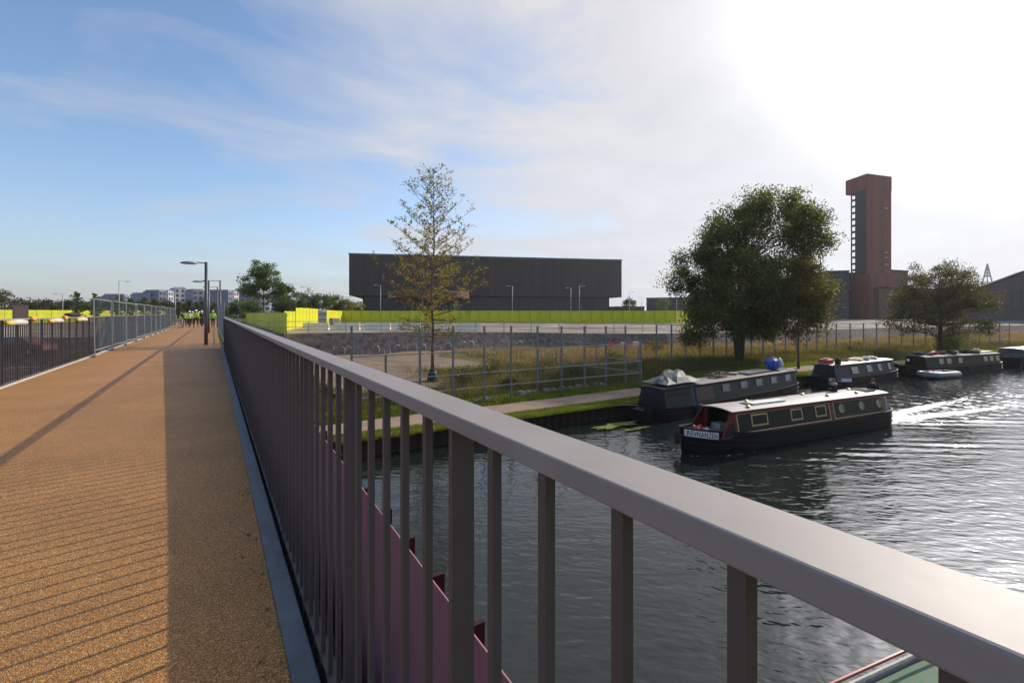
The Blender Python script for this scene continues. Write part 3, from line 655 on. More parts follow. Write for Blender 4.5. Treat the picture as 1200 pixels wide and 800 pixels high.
# ------------------------------------------------------------------ hoardings
M['olive'] = mat('olive_hoarding_paint', (.58, .58, .004), .5, var=.16, vscale=.8, island=.04)
M['batten'] = mat('hoarding_joint', (.10, .13, .01), .7)
M['concgate'] = M['galv']
HB = [M['olive']]
def hoarding(label, a, b, zb, zt, pw=2.4, m=None, grp=None):
    a = Vector((*a, 0)); b = Vector((*b, 0)); d = (b-a); n = max(1, round(d.length/pw)); rz = atan2(d.y, d.x); t = thing('hoarding', label, 'hoarding', (a.x, a.y, zb), rz, grp)
    wd = d.length/n; me = MB().b2((.025, -.02, 0), (wd-.025, .02, zt-zb)).b2((wd*.5-.02, -.026, .01), (wd*.5+.02, .026, zt-zb-.01)).mesh('panel', m or M['olive'])
    for i in range(n):
        o = link('panel', me, t, (i*wd, random.uniform(-.012, .012), random.uniform(-.02, .02)))
    rl = MB()
    for z in (.35, (zt-zb)*.85): rl.b2((0, .045, z), (d.length, .10, z+.08))
    rl.build('back_rail', M['batten'], t, kind='stuff'); pm_ = MB().b2((-.024, -.03, -.1), (.024, .03, zt-zb-.03)).mesh('joint_post', M['batten'])
    for i in range(n+1): link('joint_post', pm_, t, (i*wd, 0, 0))
    return t
def w2(px, D): p = atD(px, D); return (p.x, p.y)
a0 = (5.6, 47.5); hoarding('olive green hoarding beside the walkway beyond the end of the railing', (5.6, 130), a0, -.5, 1.55)
q0, q1 = w2(333, 50.5), w2(346, 60); hoarding('narrow bright yellow panels at the corner where the olive hoarding ends', q0, q1, -.5, zat(364.5, 52), 1.5)
q2 = w2(346.5, 60.3); q3 = w2(372.5, 74); hoarding('tall bright yellow panels left of the mesh gate', q2, q3, -.45, 2.2, 1.9)
q4 = w2(382.5, 80.5); q5 = w2(392, 88); hoarding('bright yellow panels right of the mesh gate', q4, q5, -.45, zat(363.5, 84), 1.6)
q6 = w2(401, 97); hoarding('yellow-green hoarding piece meeting the long olive hoarding', q5, q6, -.42, 2.0, 2.4)
q7 = w2(792, 92); q6b = w2(401, 97.3); hoarding('long olive green hoarding in front of the dark hall', q6b, q7, -.42, 2.0, 2.0)
q8 = w2(905, 130); hoarding('far end of the olive hoarding seen behind the big tree', q7, q8, -.42, 2.0, 2.4)
q9 = w2(985, 118); q10 = w2(1075, 150); hoarding('olive hoarding before the rust tower, seen between the canal trees', q9, q10, -1.0, zat(380, 118), 2.4)
# gate
gt = thing('mesh_gate', 'grey mesh gate between the bright yellow panels', 'gate', (*q3, -.45)); dv = Vector((q4[0]-q3[0], q4[1]-q3[1], 0)); gf = MB()
for f in (0, .5, 1): gf.beam(dv*f, dv*f+Vector((0, 0, 2.45)), .09, .09, (0, 1, 0))
for z in (.1, 1.2, 2.4): gf.beam(Vector((0, 0, z)), dv+Vector((0, 0, z)), .07, .07)
gf.build('gate_frame', M['galv'], gt); gm = MB()
for i in range(1, 40): gm.beam(dv*(i/40), dv*(i/40)+Vector((0, 0, 2.4)), .012, .012, (0, 1, 0))
gm.build('mesh_wire', M['galv'], gt, kind='stuff')
# western hoarding
hoarding('bright yellow hoarding far beyond the left railing', w2(-60, 84), w2(195, 125), -.6, 2.15, 2.6)
# white concrete barriers on the plateau
bar = None
def barrier_block():
    mb = MB(); pr = [(-.3, 0), (-.3, .12), (-.12, .35), (-.09, .82), (.09, .82), (.12, .35), (.3, .12), (.3, 0)]
    for e in (-1.45, 1.45):
        for y, z in pr: mb.v.append((e, y, z))
    k = len(pr); mb.f = [(i, (i+1) % k, k+(i+1) % k, k+i) for i in range(k)]+[tuple(range(k))[::-1], tuple(range(k, 2*k))]; return mb.mesh('barrier_block', M['white_conc'])
bbm = barrier_block(); b0 = Vector((*w2(352, 55), 0)); b1 = Vector((*w2(565, 57), 0)); n = int((b1-b0).length/3.0)
for i in range(n):
    p = b0.lerp(b1, (i+.5)/n); p.z = float(H(p.x, p.y)); o = link('concrete_barrier', bbm, None, p, atan2((b1-b0).y, (b1-b0).x)+random.uniform(-.02, .02)); tag(o, 'pale concrete road barrier, %s from the yellow panels in its row above the slope' % words[i], 'barrier', 'pale concrete barriers on the gravel')
p = atD(392, 80, -.42); tag(MB().box((0, 0, .55), (1.3, 1.2, 1.1), .3).build('pale_crate', mat('pinkish_crate', (.42, .30, .26), .8, var=.1), None, p, bevel=.03), 'small pinkish box standing before the yellow panels', 'box')
# red and white barriers
M['bred'] = mat('barrier_red', (.50, .05, .04), .5); M['bwhite'] = mat('barrier_white', (.7, .68, .66), .5)
for i, px in enumerate((716, 724, 731, 738, 745)):
    g = ground(px, 407.5 - i*.3); mb = MB(); mb.b2((-.45, -.18, 0), (.45, .18, .12)).b2((-.45, -.06, .12), (.45, .06, .62)).b2((-.3, -.075, .25), (.3, .075, .5))
    tag(mb.build('plastic_barrier', M['bred'] if i in (0, 1, 3) else M['bwhite'], None, g, bevel=.02), ('red plastic barrier at the left end of the row below the gravel slope', 'second red plastic barrier in the row below the gravel slope', 'white plastic barrier between two red ones', 'red plastic barrier right of the white one', 'white plastic barrier at the right end of the row')[i], 'barrier', 'plastic barriers below the slope')

# ------------------------------------------------------------------ buildings
def facade_mat(name, c, wd, c2=None, rough=.5, axis=0, bump=.3, var=.12):
    m = bpy.data.materials.new(name); m.use_nodes = True; t = m.node_tree; n = t.nodes; l = t.links; b = n['Principled BSDF']
    co = n.new('ShaderNodeTexCoord'); sp_ = n.new('ShaderNodeSeparateXYZ'); l.new(co.outputs['Object'], sp_.inputs[0])
    fl = n.new('ShaderNodeMath'); fl.operation = 'DIVIDE'; fl.inputs[1].default_value = wd; l.new(sp_.outputs[axis], fl.inputs[0])
    f2 = n.new('ShaderNodeMath'); f2.operation = 'FLOOR'; l.new(fl.outputs[0], f2.inputs[0])
    wh = n.new('ShaderNodeTexWhiteNoise'); wh.noise_dimensions = '1D'; l.new(f2.outputs[0], wh.inputs['W'])
    no = n.new('ShaderNodeTexNoise'); no.inputs['Scale'].default_value = .25; no.inputs['Detail'].default_value = 8; mpn = n.new('ShaderNodeMapping'); mpn.inputs['Scale'].default_value = (1, 1, .25); l.new(co.outputs['Object'], mpn.inputs[0]); l.new(mpn.outputs[0], no.inputs['Vector'])
    ad = n.new('ShaderNodeMath'); l.new(wh.outputs[0], ad.inputs[0]); l.new(no.outputs[0], ad.inputs[1])
    rp = n.new('ShaderNodeMapRange'); rp.inputs[1].default_value = 0; rp.inputs[2].default_value = 1.6; rp.inputs[3].default_value = 1-var; rp.inputs[4].default_value = 1+var; l.new(ad.outputs[0], rp.inputs[0])
    mm = n.new('ShaderNodeMix'); mm.data_type = 'RGBA'; mm.blend_type = 'MULTIPLY'; mm.inputs[0].default_value = 1; mm.inputs[6].default_value = (*c, 1); l.new(rp.outputs[0], mm.inputs[7]); l.new(mm.outputs[2], b.inputs['Base Color'])
    b.inputs['Roughness'].default_value = rough
    return m
M['clad'] = facade_mat('dark_bronze_cladding', (.036, .021, .016), 1.15, rough=.55, var=.3)
M['darkband'] = mat('dark_band', (.018, .016, .018), .9, spec=.05)
M['bglass'] = mat('tinted_glass', (.02, .035, .05), .2, spec=.4, var=.3, vscale=.3)
M['berm'] = groundmat('brown_earth', [(.06, .042, .035), (.11, .08, .065)], (.2, 3), .5)
hA = Vector((*w2(409, 165), 0)); hB = Vector((*w2(728.5, 185), 0)); hd = hB-hA; hl = hd.length; hr = atan2(hd.y, hd.x)
hall = thing('sports_hall', 'long dark bronze box-shaped hall floating over a band of blue glass', 'building', (hA.x, hA.y, -.4), hr)
zt_, zb_ = zat(296.5, 165)+.4, zat(346, 165)+.4
MB().b2((0, 0, zb_), (hl, 68, zt_-.5)).build('upper_walls', M['clad'], hall)
MB().b2((-.2, -.2, zt_-.497), (hl+.2, 68.2, zt_)).build('parapet_trim', mat('roof_trim', (.10, .13, .14), .4, .3), hall)
MB().b2((4, 5, 1.2), (hl-3, 62, zb_-.003)).build('ground_floor', M['darkband'], hall)
npn = 46
gp = MB().b2((.06, -.05, 0), ((hl-8)/npn-.06, 0, zb_-2.6)).mesh('glass_pane', M['bglass'])
for i in range(npn): link('glass_pane', gp, hall, (4.5+(hl-8)/npn*i, 4.99, 2.4))
rb = MB().b2((0, -.09, zb_+.05), (.06, 0, zt_-.6)).mesh('cladding_seam', M['clad'])
for i in range(int(hl/2.3)): link('cladding_seam', rb, hall, (1.2+2.3*i, .05, 0))
bmn = MB(); 
for k in range(2):
    n = 40
    for i in range(n+1):
        x_ = -2+(hl+2)*i/n; h_ = (2.6+.35*sin(i*.7)+.3*sin(i*1.9))*min(1, (i+.01)/2.5)*min(1, (n-i)/4)
        if k == 0: bmn.v += [(x_, -7, 0), (x_, -1.5, h_), (x_, 5.2, h_)]
bmn.f = [(3*i+j, 3*i+3+j, 3*i+4+j, 3*i+1+j) for i in range(n) for j in range(2)]
o = bmn.build('earth_berm', M['berm'], None, (hA.x, hA.y, -.41)); o.rotation_euler.z = hr; struct(o)
cp_ = thing('canopy', 'rust-brown round canopy in front of the dark hall, behind the young tree', 'canopy', (*w2(503, 150), -.4))
MB().lathe((0, 0, 6.3), [(12.3, 0), (12.5, .3), (12.5, 2.0), (12.2, 2.2)], 40).build('rim', mat('rust_canopy', (.10, .032, .022), .7, var=.2), cp_, smooth=False)
for a in (0.3, 2.2, 4.1, 5.4): MB().tube([(9*cos(a), 9*sin(a), 0), (9*cos(a), 9*sin(a), 6.3)], .3, 8).build('column', M['galv_dark'], cp_)
# rust tower and energy centre
M['rust'] = facade_mat('rust_brown_cladding', (.18, .042, .028), 1.5, rough=.7, var=.25)
M['rustd'] = facade_mat('dark_rust_cladding', (.075, .030, .028), 1.5, rough=.7, var=.25)
M['navy'] = facade_mat('blue_black_cladding', (.022, .022, .034), 2.5, rough=.6, var=.2)
DT = 150.; pc = atD(1016, DT, -.8)     # front corner of the shaft
pr_ = atD(1044.5, DT+3.5); pl = atD(997, DT+6.5)
ur = (Vector((pr_.x, pr_.y, 0))-Vector((pc.x, pc.y, 0))); ul = (Vector((pl.x, pl.y, 0))-Vector((pc.x, pc.y, 0)))
tw = thing('tower', 'tall rust red tower with a projecting top and a slotted dark side', 'tower', pc); 
zt_ = zat(203.5, DT)+.8; z1 = zat(321, DT)+.8; zc_ = zat(221, DT)+.8
def quadprism(o0, u, v, za, zb): 
    P = [Vector(o0)+Vector(q) for q in ((0, 0, 0), u, u+v, v)]
    return [(p.x, p.y, za) for p in P]+[(p.x, p.y, zb) for p in P]
QF = [(0, 3, 2, 1), (4, 5, 6, 7), (0, 1, 5, 4), (1, 2, 6, 5), (2, 3, 7, 6), (3, 0, 4, 7)]
MB().add(quadprism((0, 0, 0), ur, ul*.72, z1, zt_-3.2), QF).build('shaft', M['rust'], tw)
un = ul.normalized(); rn = ur.normalized(); ob = -un*1.2-rn*.4
MB().add(quadprism(un*-.12-rn*.12, ur+rn*.15, ul+un*2.2, zc_, zt_), QF).build('tower_top', M['rust'], tw)
MB().add(quadprism(ul*.93, ur*.02, ul*.07, z1, zc_+.01), QF).build('outer_fin', M['rust'], tw)
n = 13; dz = (zc_-z1)/n
bmsh = MB().add(quadprism(ul*.721, ur*.02, ul*.208, -.35, .35), QF).mesh('cross_slab', M['rustd'])
for i in range(1, n+1): link('cross_slab', bmsh, tw, (0, 0, z1+dz*i-.4))
dk = MB().add(quadprism(-rn*.06+un*.4, rn*.05, ul*.66, z1+.02, zc_+.02), QF); dk.build('dark_side_sheet', M['navy'], tw)  # thin dark sheet standing proud of the left face
lou = MB()
for i in range(60): lou.add(quadprism(-rn*.16+un*.6, rn*.09, ul*.6, z1+.3+i*(zc_-z1)/60, z1+.42+i*(zc_-z1)/60), QF)
lou.build('louvres', M['navy'], tw, kind='stuff')
for zf in (.33, .78, .83, .9): q = ur*.72; MB().add(quadprism(q-un*.14-rn*.1, rn*1.6, un*.12, zt_-(zt_-z1)*zf, zt_-(zt_-z1)*zf+.22), QF).build('ledge', M['pale_conc'], tw)
MB().add(quadprism(-rn*.1-un*1.2, ur+rn*.3, ul+un*1.2, -1, z1), QF).build('tower_base', M['rust'], tw)
def block(label, px0, D0, px1, D1, py_t, m, depth_=25, zb=-1.2, roof=None, name='building', windows=0, py_t1=None):
    a = Vector((*w2(px0, D0), 0)); b = Vector((*w2(px1, D1), 0)); d = b-a; t = thing(name, label, 'building', (a.x, a.y, zb), atan2(d.y, d.x)); zt = zat(py_t, (D0+D1)/2)-zb
    MB().b2((0, 0, 0), (d.length, depth_, zt-.4)).build('walls', m, t); MB().b2((-.15, -.15, zt-.398), (d.length+.15, depth_+.15, zt)).build('roof_edge', M['darkband'], t)
    return t, d.length, zt
b_, ln, zt = block('blue-black clad block left of the rust tower', 968, 152, 995, 150, 317, M['navy'], 30)
b_, ln, zt = block('dark rust block right of the rust tower behind the canal tree', 1044, 156, 1064, 160, 316.5, M['rustd'], 30)
b_, ln, zt = block('low rust brown wing below the tower, behind the right canal tree', 1030, 148, 1150, 165, 338, M['rustd'], 12)
b_, ln, zt = block('dark block behind the big tree', 809, 205, 960, 180, 338, M['navy'], 40)
b_, ln, zt = block('low dark grey shed left of the big tree', 757.5, 230, 812, 222, 348.5, M['navy'], 40, -.6)
b_, ln, zt = block('small low dark shed right of the dark hall', 722, 210, 755, 212, 359, M['navy'], 20, -.6)
# gabled hall at the right edge
ga = Vector((*w2(1128, 130), 0)); gb = Vector((*w2(1330, 112), 0)); d = gb-ga; gl = d.length
gh = thing('gabled_hall', 'dark gabled hall at the right edge with a brown base wall', 'building', (ga.x, ga.y, -1.0), atan2(d.y, d.x))
def ongl(px):  # x along the gable face for a photo column
    best = min(range(0, 400), key=lambda i: abs(proj(ga+d*(i/200))[0]-px)); return best/200*gl
xa, xp = ongl(1155), ongl(1206); za_ = zat(336, depth(ga+d*(xa/gl)))+1; zp = zat(317.5, depth(ga+d*(xp/gl)))+1; slp = (zp-za_)/(xp-xa); x0_ = xa-(za_-8)/slp if (za_-8)/slp < xa+30 else 0
x0_ = max(x0_, -6); ze = za_-slp*(xa-x0_); xE = 2*xp-x0_
mb = MB(); 
for y_ in (0, 14): mb.v += [(x0_, y_, 0), (xE, y_, 0), (xE, y_, ze), (xp, y_, zp), (x0_, y_, ze)]
mb.f = [(0, 1, 2, 3, 4), (9, 8, 7, 6, 5), (0, 4, 9, 5), (1, 6, 7, 2)]; mb.build('gable_walls', facade_mat('plum_brown_cladding', (.055, .036, .040), 2., var=.15), gh)
rf = MB(); rf.add([(x0_-.6, -.6, ze-.3), (xp, -.6, zp+.05), (xp, 15, zp+.05), (x0_-.6, 15, ze-.3), (x0_-.6, -.6, ze+.1), (xp, -.6, zp+.5), (xp, 15, zp+.5), (x0_-.6, 15, ze+.1)], QF).add([(xp, -.6, zp+.05), (xE+.6, -.6, ze-.3), (xE+.6, 15, ze-.3), (xp, 15, zp+.05), (xp, -.6, zp+.5), (xE+.6, -.6, ze+.1), (xE+.6, 15, ze+.1), (xp, 15, zp+.5)], QF); rf.build('roof', M['darkband'], gh)
MB().b2((x0_-.5, -1.5, 0), (xE, -.002, zat(378, 135)+1)).build('base_wall', mat('brown_base_wall', (.06, .038, .032), .8, var=.2), gh)
MB().b2((x0_-.5, -1.6, zat(378, 135)+1.002), (xE, -.003, zat(375, 135)+1)).build('pale_band', M['galv_dark'], gh)
xw = ongl(1186)
for i in range(5):
    w_ = MB().b2((-.1, -.06, 0), (1.4, 0, 5.2)).build('window', M['darkband'], gh, (xw+i*1.8, -.001, 3.0)); MB().b2((0, -.09, .1), (1.3, -.061, 5.1)).build('pane', M['bglass'], w_)
b_, ln, zt = block('long low mauve grey wall behind the right canal tree', 1040, 120, 1200, 128, 376.5, mat('mauve_wall', (.10, .08, .085), .8, var=.15), .4, -1.2, name='boundary_wall'); b_['category'] = 'wall'
# floodlight lattice far away
ft_ = thing('floodlight_mast', 'pale triangular lattice floodlight mast above the gabled hall', 'mast', atD(1157, 380, -1))
M['hazewhite'] = mat('pale_painted_steel', (.30, .31, .34), .6)
zt = zat(309, 380)+1; wd = 14.; mb = MB(); hgt = zt-15
dirr = Vector((CS, -SN, 0))
for f0, f1 in (((-.5, 15), (0, zt)), ((.5, 15), (0, zt))): mb.beam(dirr*wd*f0[0]+Vector((0, 0, f0[1])), dirr*wd*f1[0]+Vector((0, 0, f1[1])), .75, .75, (0, 1, 0))
mb.beam((0, 0, 15), (0, 0, zt), .3, .6, (0, 1, 0)); mb.build('mast_frame', M['hazewhite'], ft_); 
for i, f in enumerate((.88, .8, .72, .64, .45, .28)):
    z = 15+hgt*f; h_ = wd*(1-f)*.5; MB().beam(dirr*-h_+Vector((0, 0, z)), dirr*h_+Vector((0, 0, z)), 0.6, 1.3 if i < 4 else .5).build('lamp_bar', M['hazewhite'], ft_)
MB().beam((0, 0, 0), (0, 0, 15), 1, 1, (0, 1, 0)).build('mast_column', M['hazewhite'], ft_)
# brown cabin behind the yellow hoarding at left
p = atD(24, 82, -.5); tag(MB().box((0, 0, 1.65), (1.7, 1.7, 3.3), .4).box((0, 0, 3.33), (1.8, 1.8, .1), .4).build('site_cabin', mat('brown_cabin', (.13, .085, .08), .7, var=.1), None, p), 'brown box cabin standing against the far yellow hoarding at the left', 'cabin')
# apartments
M['apt_w'] = mat('white_render', (.50, .49, .50), .8, var=.06); M['apt_g'] = mat('grey_render', (.22, .23, .27), .8, var=.1); M['apt_b'] = mat('blue_grey_render', (.15, .17, .22), .8, var=.1); M['apt_win'] = mat('apartment_window', (.04, .05, .07), .2)
rows_ = [(186, 196, 341, 'apt_b', 'blue-grey apartment block at the left end of the distant row'), (197.2, 203.5, 341.5, 'apt_w', 'slim white and grey apartment block, second in the distant row'), (205, 219.5, 338.5, 'apt_w', 'white gridded apartment block behind the hi-vis group'), (226, 240, 340, 'apt_g', 'grey apartment block just left of the nearest lamp post'),
    (243, 252.5, 342, 'apt_g', 'grey apartment block seen between the lamp posts'), (260, 266.5, 342, 'apt_w', 'white apartment block right of the lamp posts'), (267.5, 273, 341, 'apt_b', 'narrow blue-grey tower between two pale blocks'), (274, 280, 342, 'apt_w', 'pale apartment block left of the round green tree'), (281, 296, 339, 'apt_b', 'tall blue-green block behind the left edge of the round green tree'), (300, 316, 347, 'apt_w', 'low white block seen through the round green tree'),
    (146, 152, 346, 'apt_g', 'small grey block far left among young trees'), (160, 176, 346, 'apt_b', 'blue roofed distant block left of the apartment row'), (176.5, 184, 344.5, 'apt_g', 'grey distant block beside the first apartments'), (120, 133, 349, 'apt_b', 'low blue distant block above the mesh fence')]
for k, (p0, p1, pt, mk, lb) in enumerate(rows_):
    D = 330+8*(k % 3); a = Vector((*w2(p0, D), 0)); b = Vector((*w2(p1, D+6), 0)); d = b-a; t = thing('apartment_block', lb, 'building', (a.x, a.y, -.5), atan2(d.y, d.x), 'distant apartment blocks'); ht = zat(pt, D)+.5
    MB().b2((0, 0, 0), (d.length, 14, ht)).build('walls', M[mk], t); MB().b2((.6, .6, ht+.002), (d.length-.6, 13, ht+1.0)).build('roof', M['apt_g'], t)
    nf = max(3, int(ht/3)); nc = max(2, int(d.length/2.9)); wm_ = MB().b2((0, -.12, 0), (1.5, .1, 1.9)).mesh('window', M['apt_win'])
    if nf*nc <= 60:
        for i in range(nf):
            for j in range(nc): link('window', wm_, t, (.7+j*(d.length-.6)/nc, 0, .9+i*ht/nf))
# car on the dark low ground seen through the left railing
g = ground(22, 419); car = thing('parked_car', 'red car parked below, seen through the left railing', 'car', (g.x, g.y, g.z+.03), -YAW+R(8))
M['carred'] = mat('car_red', (.09, .014, .01), .5)
body = [(-2.1, .35), (-2.1, .8), (-1.3, .95), (-.7, 1.42), (.7, 1.45), (1.35, .98), (2.05, .85), (2.15, .4)]
mb = MB()
for y_ in (-.82, .82): mb.v += [(x_, y_*(.86 if z_ > 1.2 else 1), z_) for x_, z_ in body]
k = len(body); mb.f = [(i, (i+1) % k, k+(i+1) % k, k+i) for i in range(k)]+[tuple(range(k))[::-1], tuple(range(k, 2*k))]; mb.build('body', M['carred'], car, bevel=.04)
for s_ in (-1, 1): MB().add([(-1.1, s_*.835, .97), (-.66, s_*.76, 1.36), (.62, s_*.76, 1.38), (1.12, s_*.835, .99)], [(0, 1, 2, 3)]).build('side_window', M['glass'], car)
for x_ in (-1.3, 1.35):
    for s_ in (-1, 1): wl = MB().lathe((x_, s_*.78, .32), [(.32, -.1), (.32, .1)], 16, 'Y').build('wheel', M['rubber'], car); MB().lathe((x_, s_*.82, .32), [(.18, -.08), (.18, .08)], 12, 'Y').build('rim', M['galv'], wl)
for s_ in (-.6, .6): MB().box((-2.11, s_, .66), (.06, .3, .14)).build('headlight', M['white'], car)

# ------------------------------------------------------------------ trees
def tree(label, base, blobs, nclump, nleaf, ls, lm, bm=None, tr=.2, trunks=1, spread=.2, fork=.3, name='tree', cat='tree', grp=None, cs=.55, pend=0., seed=1, twigs=True):
    """blobs: (x, y, z, rx, ry, rz) in metres from the base; clumps sit towards their shells and hang on limbs"""
    rr = np.random.default_rng(seed); rd = random.Random(seed); t = thing(name, label, cat, base, 0, grp)
    B = np.array(blobs, float); vol = (B[:, 3]*B[:, 4]*B[:, 5])**.72; cnt = np.maximum(2, (vol/vol.sum()*nclump)).astype(int); C = []
    for b, c in zip(B, cnt):
        u = rr.normal(size=(c, 3)); u /= np.linalg.norm(u, axis=1)[:, None]; r_ = rr.uniform(.25, 1., c)**.5
        C.append(b[:3]+u*r_[:, None]*b[3:6])
    C = np.concatenate(C); tm = MB(); lm_ = MB()
    zt = B[:, 2].max(); zf = fork*zt
    tops = []
    for k in range(trunks):
        a = 2*pi*k/max(1, trunks)+.5; dx = cos(a)*spread*(trunks > 1); dy = sin(a)*spread*(trunks > 1); pts = []; rs = []
        for i in range(7):
            f = i/6; pts.append((dx*(.3+f*3.5)+rd.uniform(-.05, .05)*zt*.12, dy*(.3+f*3.5)+rd.uniform(-.05, .05)*zt*.12, -.15+f*zt*.86)); rs.append(tr*(1.25 if i == 0 else 1-.85*f))
        tm.tube(pts, rs, 8); tops.append(pts)
    for c in C:
        pts = tops[rd.randrange(trunks)]; zc = max(zf, min(c[2]*.72, zt*.8)); 
        i = min(5, max(0, int((zc+.15)/(zt*.86)*6))); p0 = Vector(pts[i]).lerp(Vector(pts[i+1]), .5); q = Vector(c); mid = p0.lerp(q, .5)+Vector((rd.uniform(-.1, .1), rd.uniform(-.1, .1), .06))*(q-p0).length
        r0 = tr*.28*(1-.6*min(1, c[2]/zt)); lm_.tube([p0, mid, q], [max(.012, r0), max(.008, r0*.5), .006], 4, False)
        if twigs:
            for _ in range(2): lm_.tube([mid.lerp(q, .5), q+Vector([rd.uniform(-.5, .5)*cs for _ in range(3)])], [.008, .004], 3, False)
    tm.build('trunk', bm or M['bark'], t, smooth=True); lm_.build('limbs', bm or M['bark'], t, smooth=True, kind=None)
    k = rr.integers(0, len(C), nleaf); sc_ = rr.uniform(.6, 1.3, len(C))[k][:, None]*cs; off = np.clip(rr.normal(size=(nleaf, 3)), -1.9, 1.9)*sc_*np.array([1, 1, .7]); off[:, 2] -= pend*np.abs(rr.normal(size=nleaf))*cs*1.2
    global rng; keep = rng; rng = rr; leaf_cloud(C[k]+off, ls, lm, 'crown', t); rng = keep; return t

def px_blobs(base, lst, dpt=None):
    """blobs given as photo columns/rows (px, py, rx_px, rz_px[, depth offset]) at the tree's own distance"""
    D = depth(base); out = []
    for q in lst:
        px, py, rx, rz_ = q[:4]; dd = q[4] if len(q) > 4 else 0.
        p = atD(px, D+dd, zat(py, D+dd)); s = (D+dd)/F; out.append((p.x-base[0], p.y-base[1], p.z-base[2], rx*s, rx*s*.9, rz_*s))
    return out
# big willow-like tree
g = ground(866, 424)
bl = px_blobs(g, [(905, 258, 48, 38), (942, 262, 30, 26), (955, 292, 27, 26), (858, 268, 34, 30), (838, 292, 30, 26), (828, 312, 38, 26), (806, 326, 22, 16), (870, 330, 56, 44, -1.5), (915, 335, 44, 40, 1.5), (850, 364, 44, 28, -1), (893, 366, 40, 28, 1), (812, 388, 20, 14, 0), (932, 335, 24, 26, 1), (962, 330, 16, 12), (890, 240, 24, 18), (880, 345, 50, 42, 3)])
tree('largest tree, broad dense green crown with several trunks on the canal bank', g, bl, 420, 125000, .11, M['lf_willow'], tr=.24, trunks=4, spread=.30, fork=.14, cs=.52, pend=.5, seed=11)
g = ground(936, 432)
bl = px_blobs(g, [(948, 335, 26, 26), (938, 365, 30, 22), (956, 380, 20, 16), (925, 390, 16, 10), (940, 310, 16, 16), (962, 352, 20, 16)])
tree('slim olive leaved tree between the biggest tree and the purple boat', g, bl, 110, 11000, .10, M['lf_small'], tr=.10, fork=.3, cs=.45, seed=5)
g = ground(1102, 414)
bl = px_blobs(g, [(1095, 322, 34, 16), (1062, 350, 24, 16), (1130, 350, 32, 20), (1095, 350, 46, 24), (1072, 378, 30, 14), (1125, 382, 36, 14), (1160, 357, 14, 8), (1050, 374, 16, 9), (1100, 335, 40, 22, 2)])
tree('round spreading tree with dark forked trunk beside the brown boat', g, bl, 290, 30000, .10, M['lf_right'], tr=.24, trunks=2, spread=.22, fork=.20, cs=.45, seed=8)
# central young tree: straight leader with ascending branches and thin autumn leaves
def young_tree(label, base, ht, wmax, zlow, nbr, nleaf, ls, lm, bm, tr=.10, seed=3, cat='tree', grp=None, name='young_tree', apex=.45, up=.75):
    rd = random.Random(seed); rr = np.random.default_rng(seed); t = thing(name, label, cat, base, 0, grp); tm = MB(); bm_ = MB(); C = []
    tp = [Vector((rd.uniform(-.04, .04)*f*ht*.3, rd.uniform(-.04, .04)*f*ht*.3, f*ht*.98)) for f in [i/8 for i in range(9)]]
    tm.tube(tp, [tr*(1.2 if i == 0 else (1-i/8.6)) for i in range(9)], 8)
    for b in range(nbr):
        f = zlow+(1-zlow)*(b+rd.random())/nbr*.97; z = f*ht; g_ = (f-zlow)/(1-zlow)
        prof = min(1, .45+g_*2.2) * (1-max(0, g_-.25)/.80)**.85 if g_ < .98 else .08
        ln = wmax*.5*prof*rd.uniform(.7, 1.15)+.15; a = b*2.4+rd.uniform(-.4, .4); rise = (up*(.35+.9*g_))*ln
        if g_ < .12: rise = .1*ln
        i = min(7, int(f*8)); p0 = tp[i].lerp(tp[i+1], f*8-i); q = p0+Vector((cos(a)*ln, sin(a)*ln, rise)); m_ = p0.lerp(q, .5)+Vector((0, 0, -.06*ln))
        r0 = tr*.30*(1-.6*g_); bm_.tube([p0, m_, q], [r0, r0*.6, .006], 5, False)
        nt_ = max(3, int(ln*6))
        for k in range(nt_):
            h = rd.uniform(.2, 1.0); s_ = (p0.lerp(m_, h*2) if h < .5 else m_.lerp(q, h*2-1)); e = s_+Vector((rd.uniform(-.4, .4), rd.uniform(-.4, .4), rd.uniform(-.05, .4)))*min(1, ln*.6+.2); bm_.tube([s_, e], [.009, .004], 3, False)
            C += [e, s_.lerp(e, .5)]
    C = np.array([tuple(c) for c in C]); k = rr.integers(0, len(C), nleaf); P = C[k]+rr.normal(size=(nleaf, 3))*.075
    tm.build('trunk', bm, t, smooth=True); bm_.build('branches', bm, t, smooth=True)
    global rng; keep = rng; rng = rr; leaf_cloud(P, ls, lm, 'crown', t); rng = keep; return t
g = ground(507, 447); D = depth(g)
young_tree('tall thin young tree with sparse yellow-green leaves in front of the dark hall', g, zat(192, D)-g.z, 6.9, .20, 95, 6800, .072, M['lf_young'], M['bark_pale'], .12, 3)
wb = thing('watering_bag', 'green watering bag wrapped round the foot of the young tree', 'bag', g)
MB().lathe((0, 0, 0), [(.36, 0), (.34, .25), (.26, .5), (.17, .72), (.15, .75)], 14).build('bag', mat('green_bag', (.02, .055, .04), .75, var=.3, spec=.2, bump=.3, bscale=8), wb)
MB().lathe((0, 0, .55), [(.245, 0), (.225, .06)], 14).build('strap', M['galv_dark'], wb)
p_ = g+Vector((2.0*CS, -2.0*SN, 0)); p_.z = float(H(p_.x, p_.y)); 
# orange marker post under the rail
p_ = ground(523, 462); tag(MB().box((0, 0, .4), (.06, .06, .9)).build('marker_post', mat('timber_stake', (.32, .22, .12), .8), None, p_), 'short timber stake right of the young tree behind the front fence', 'post')
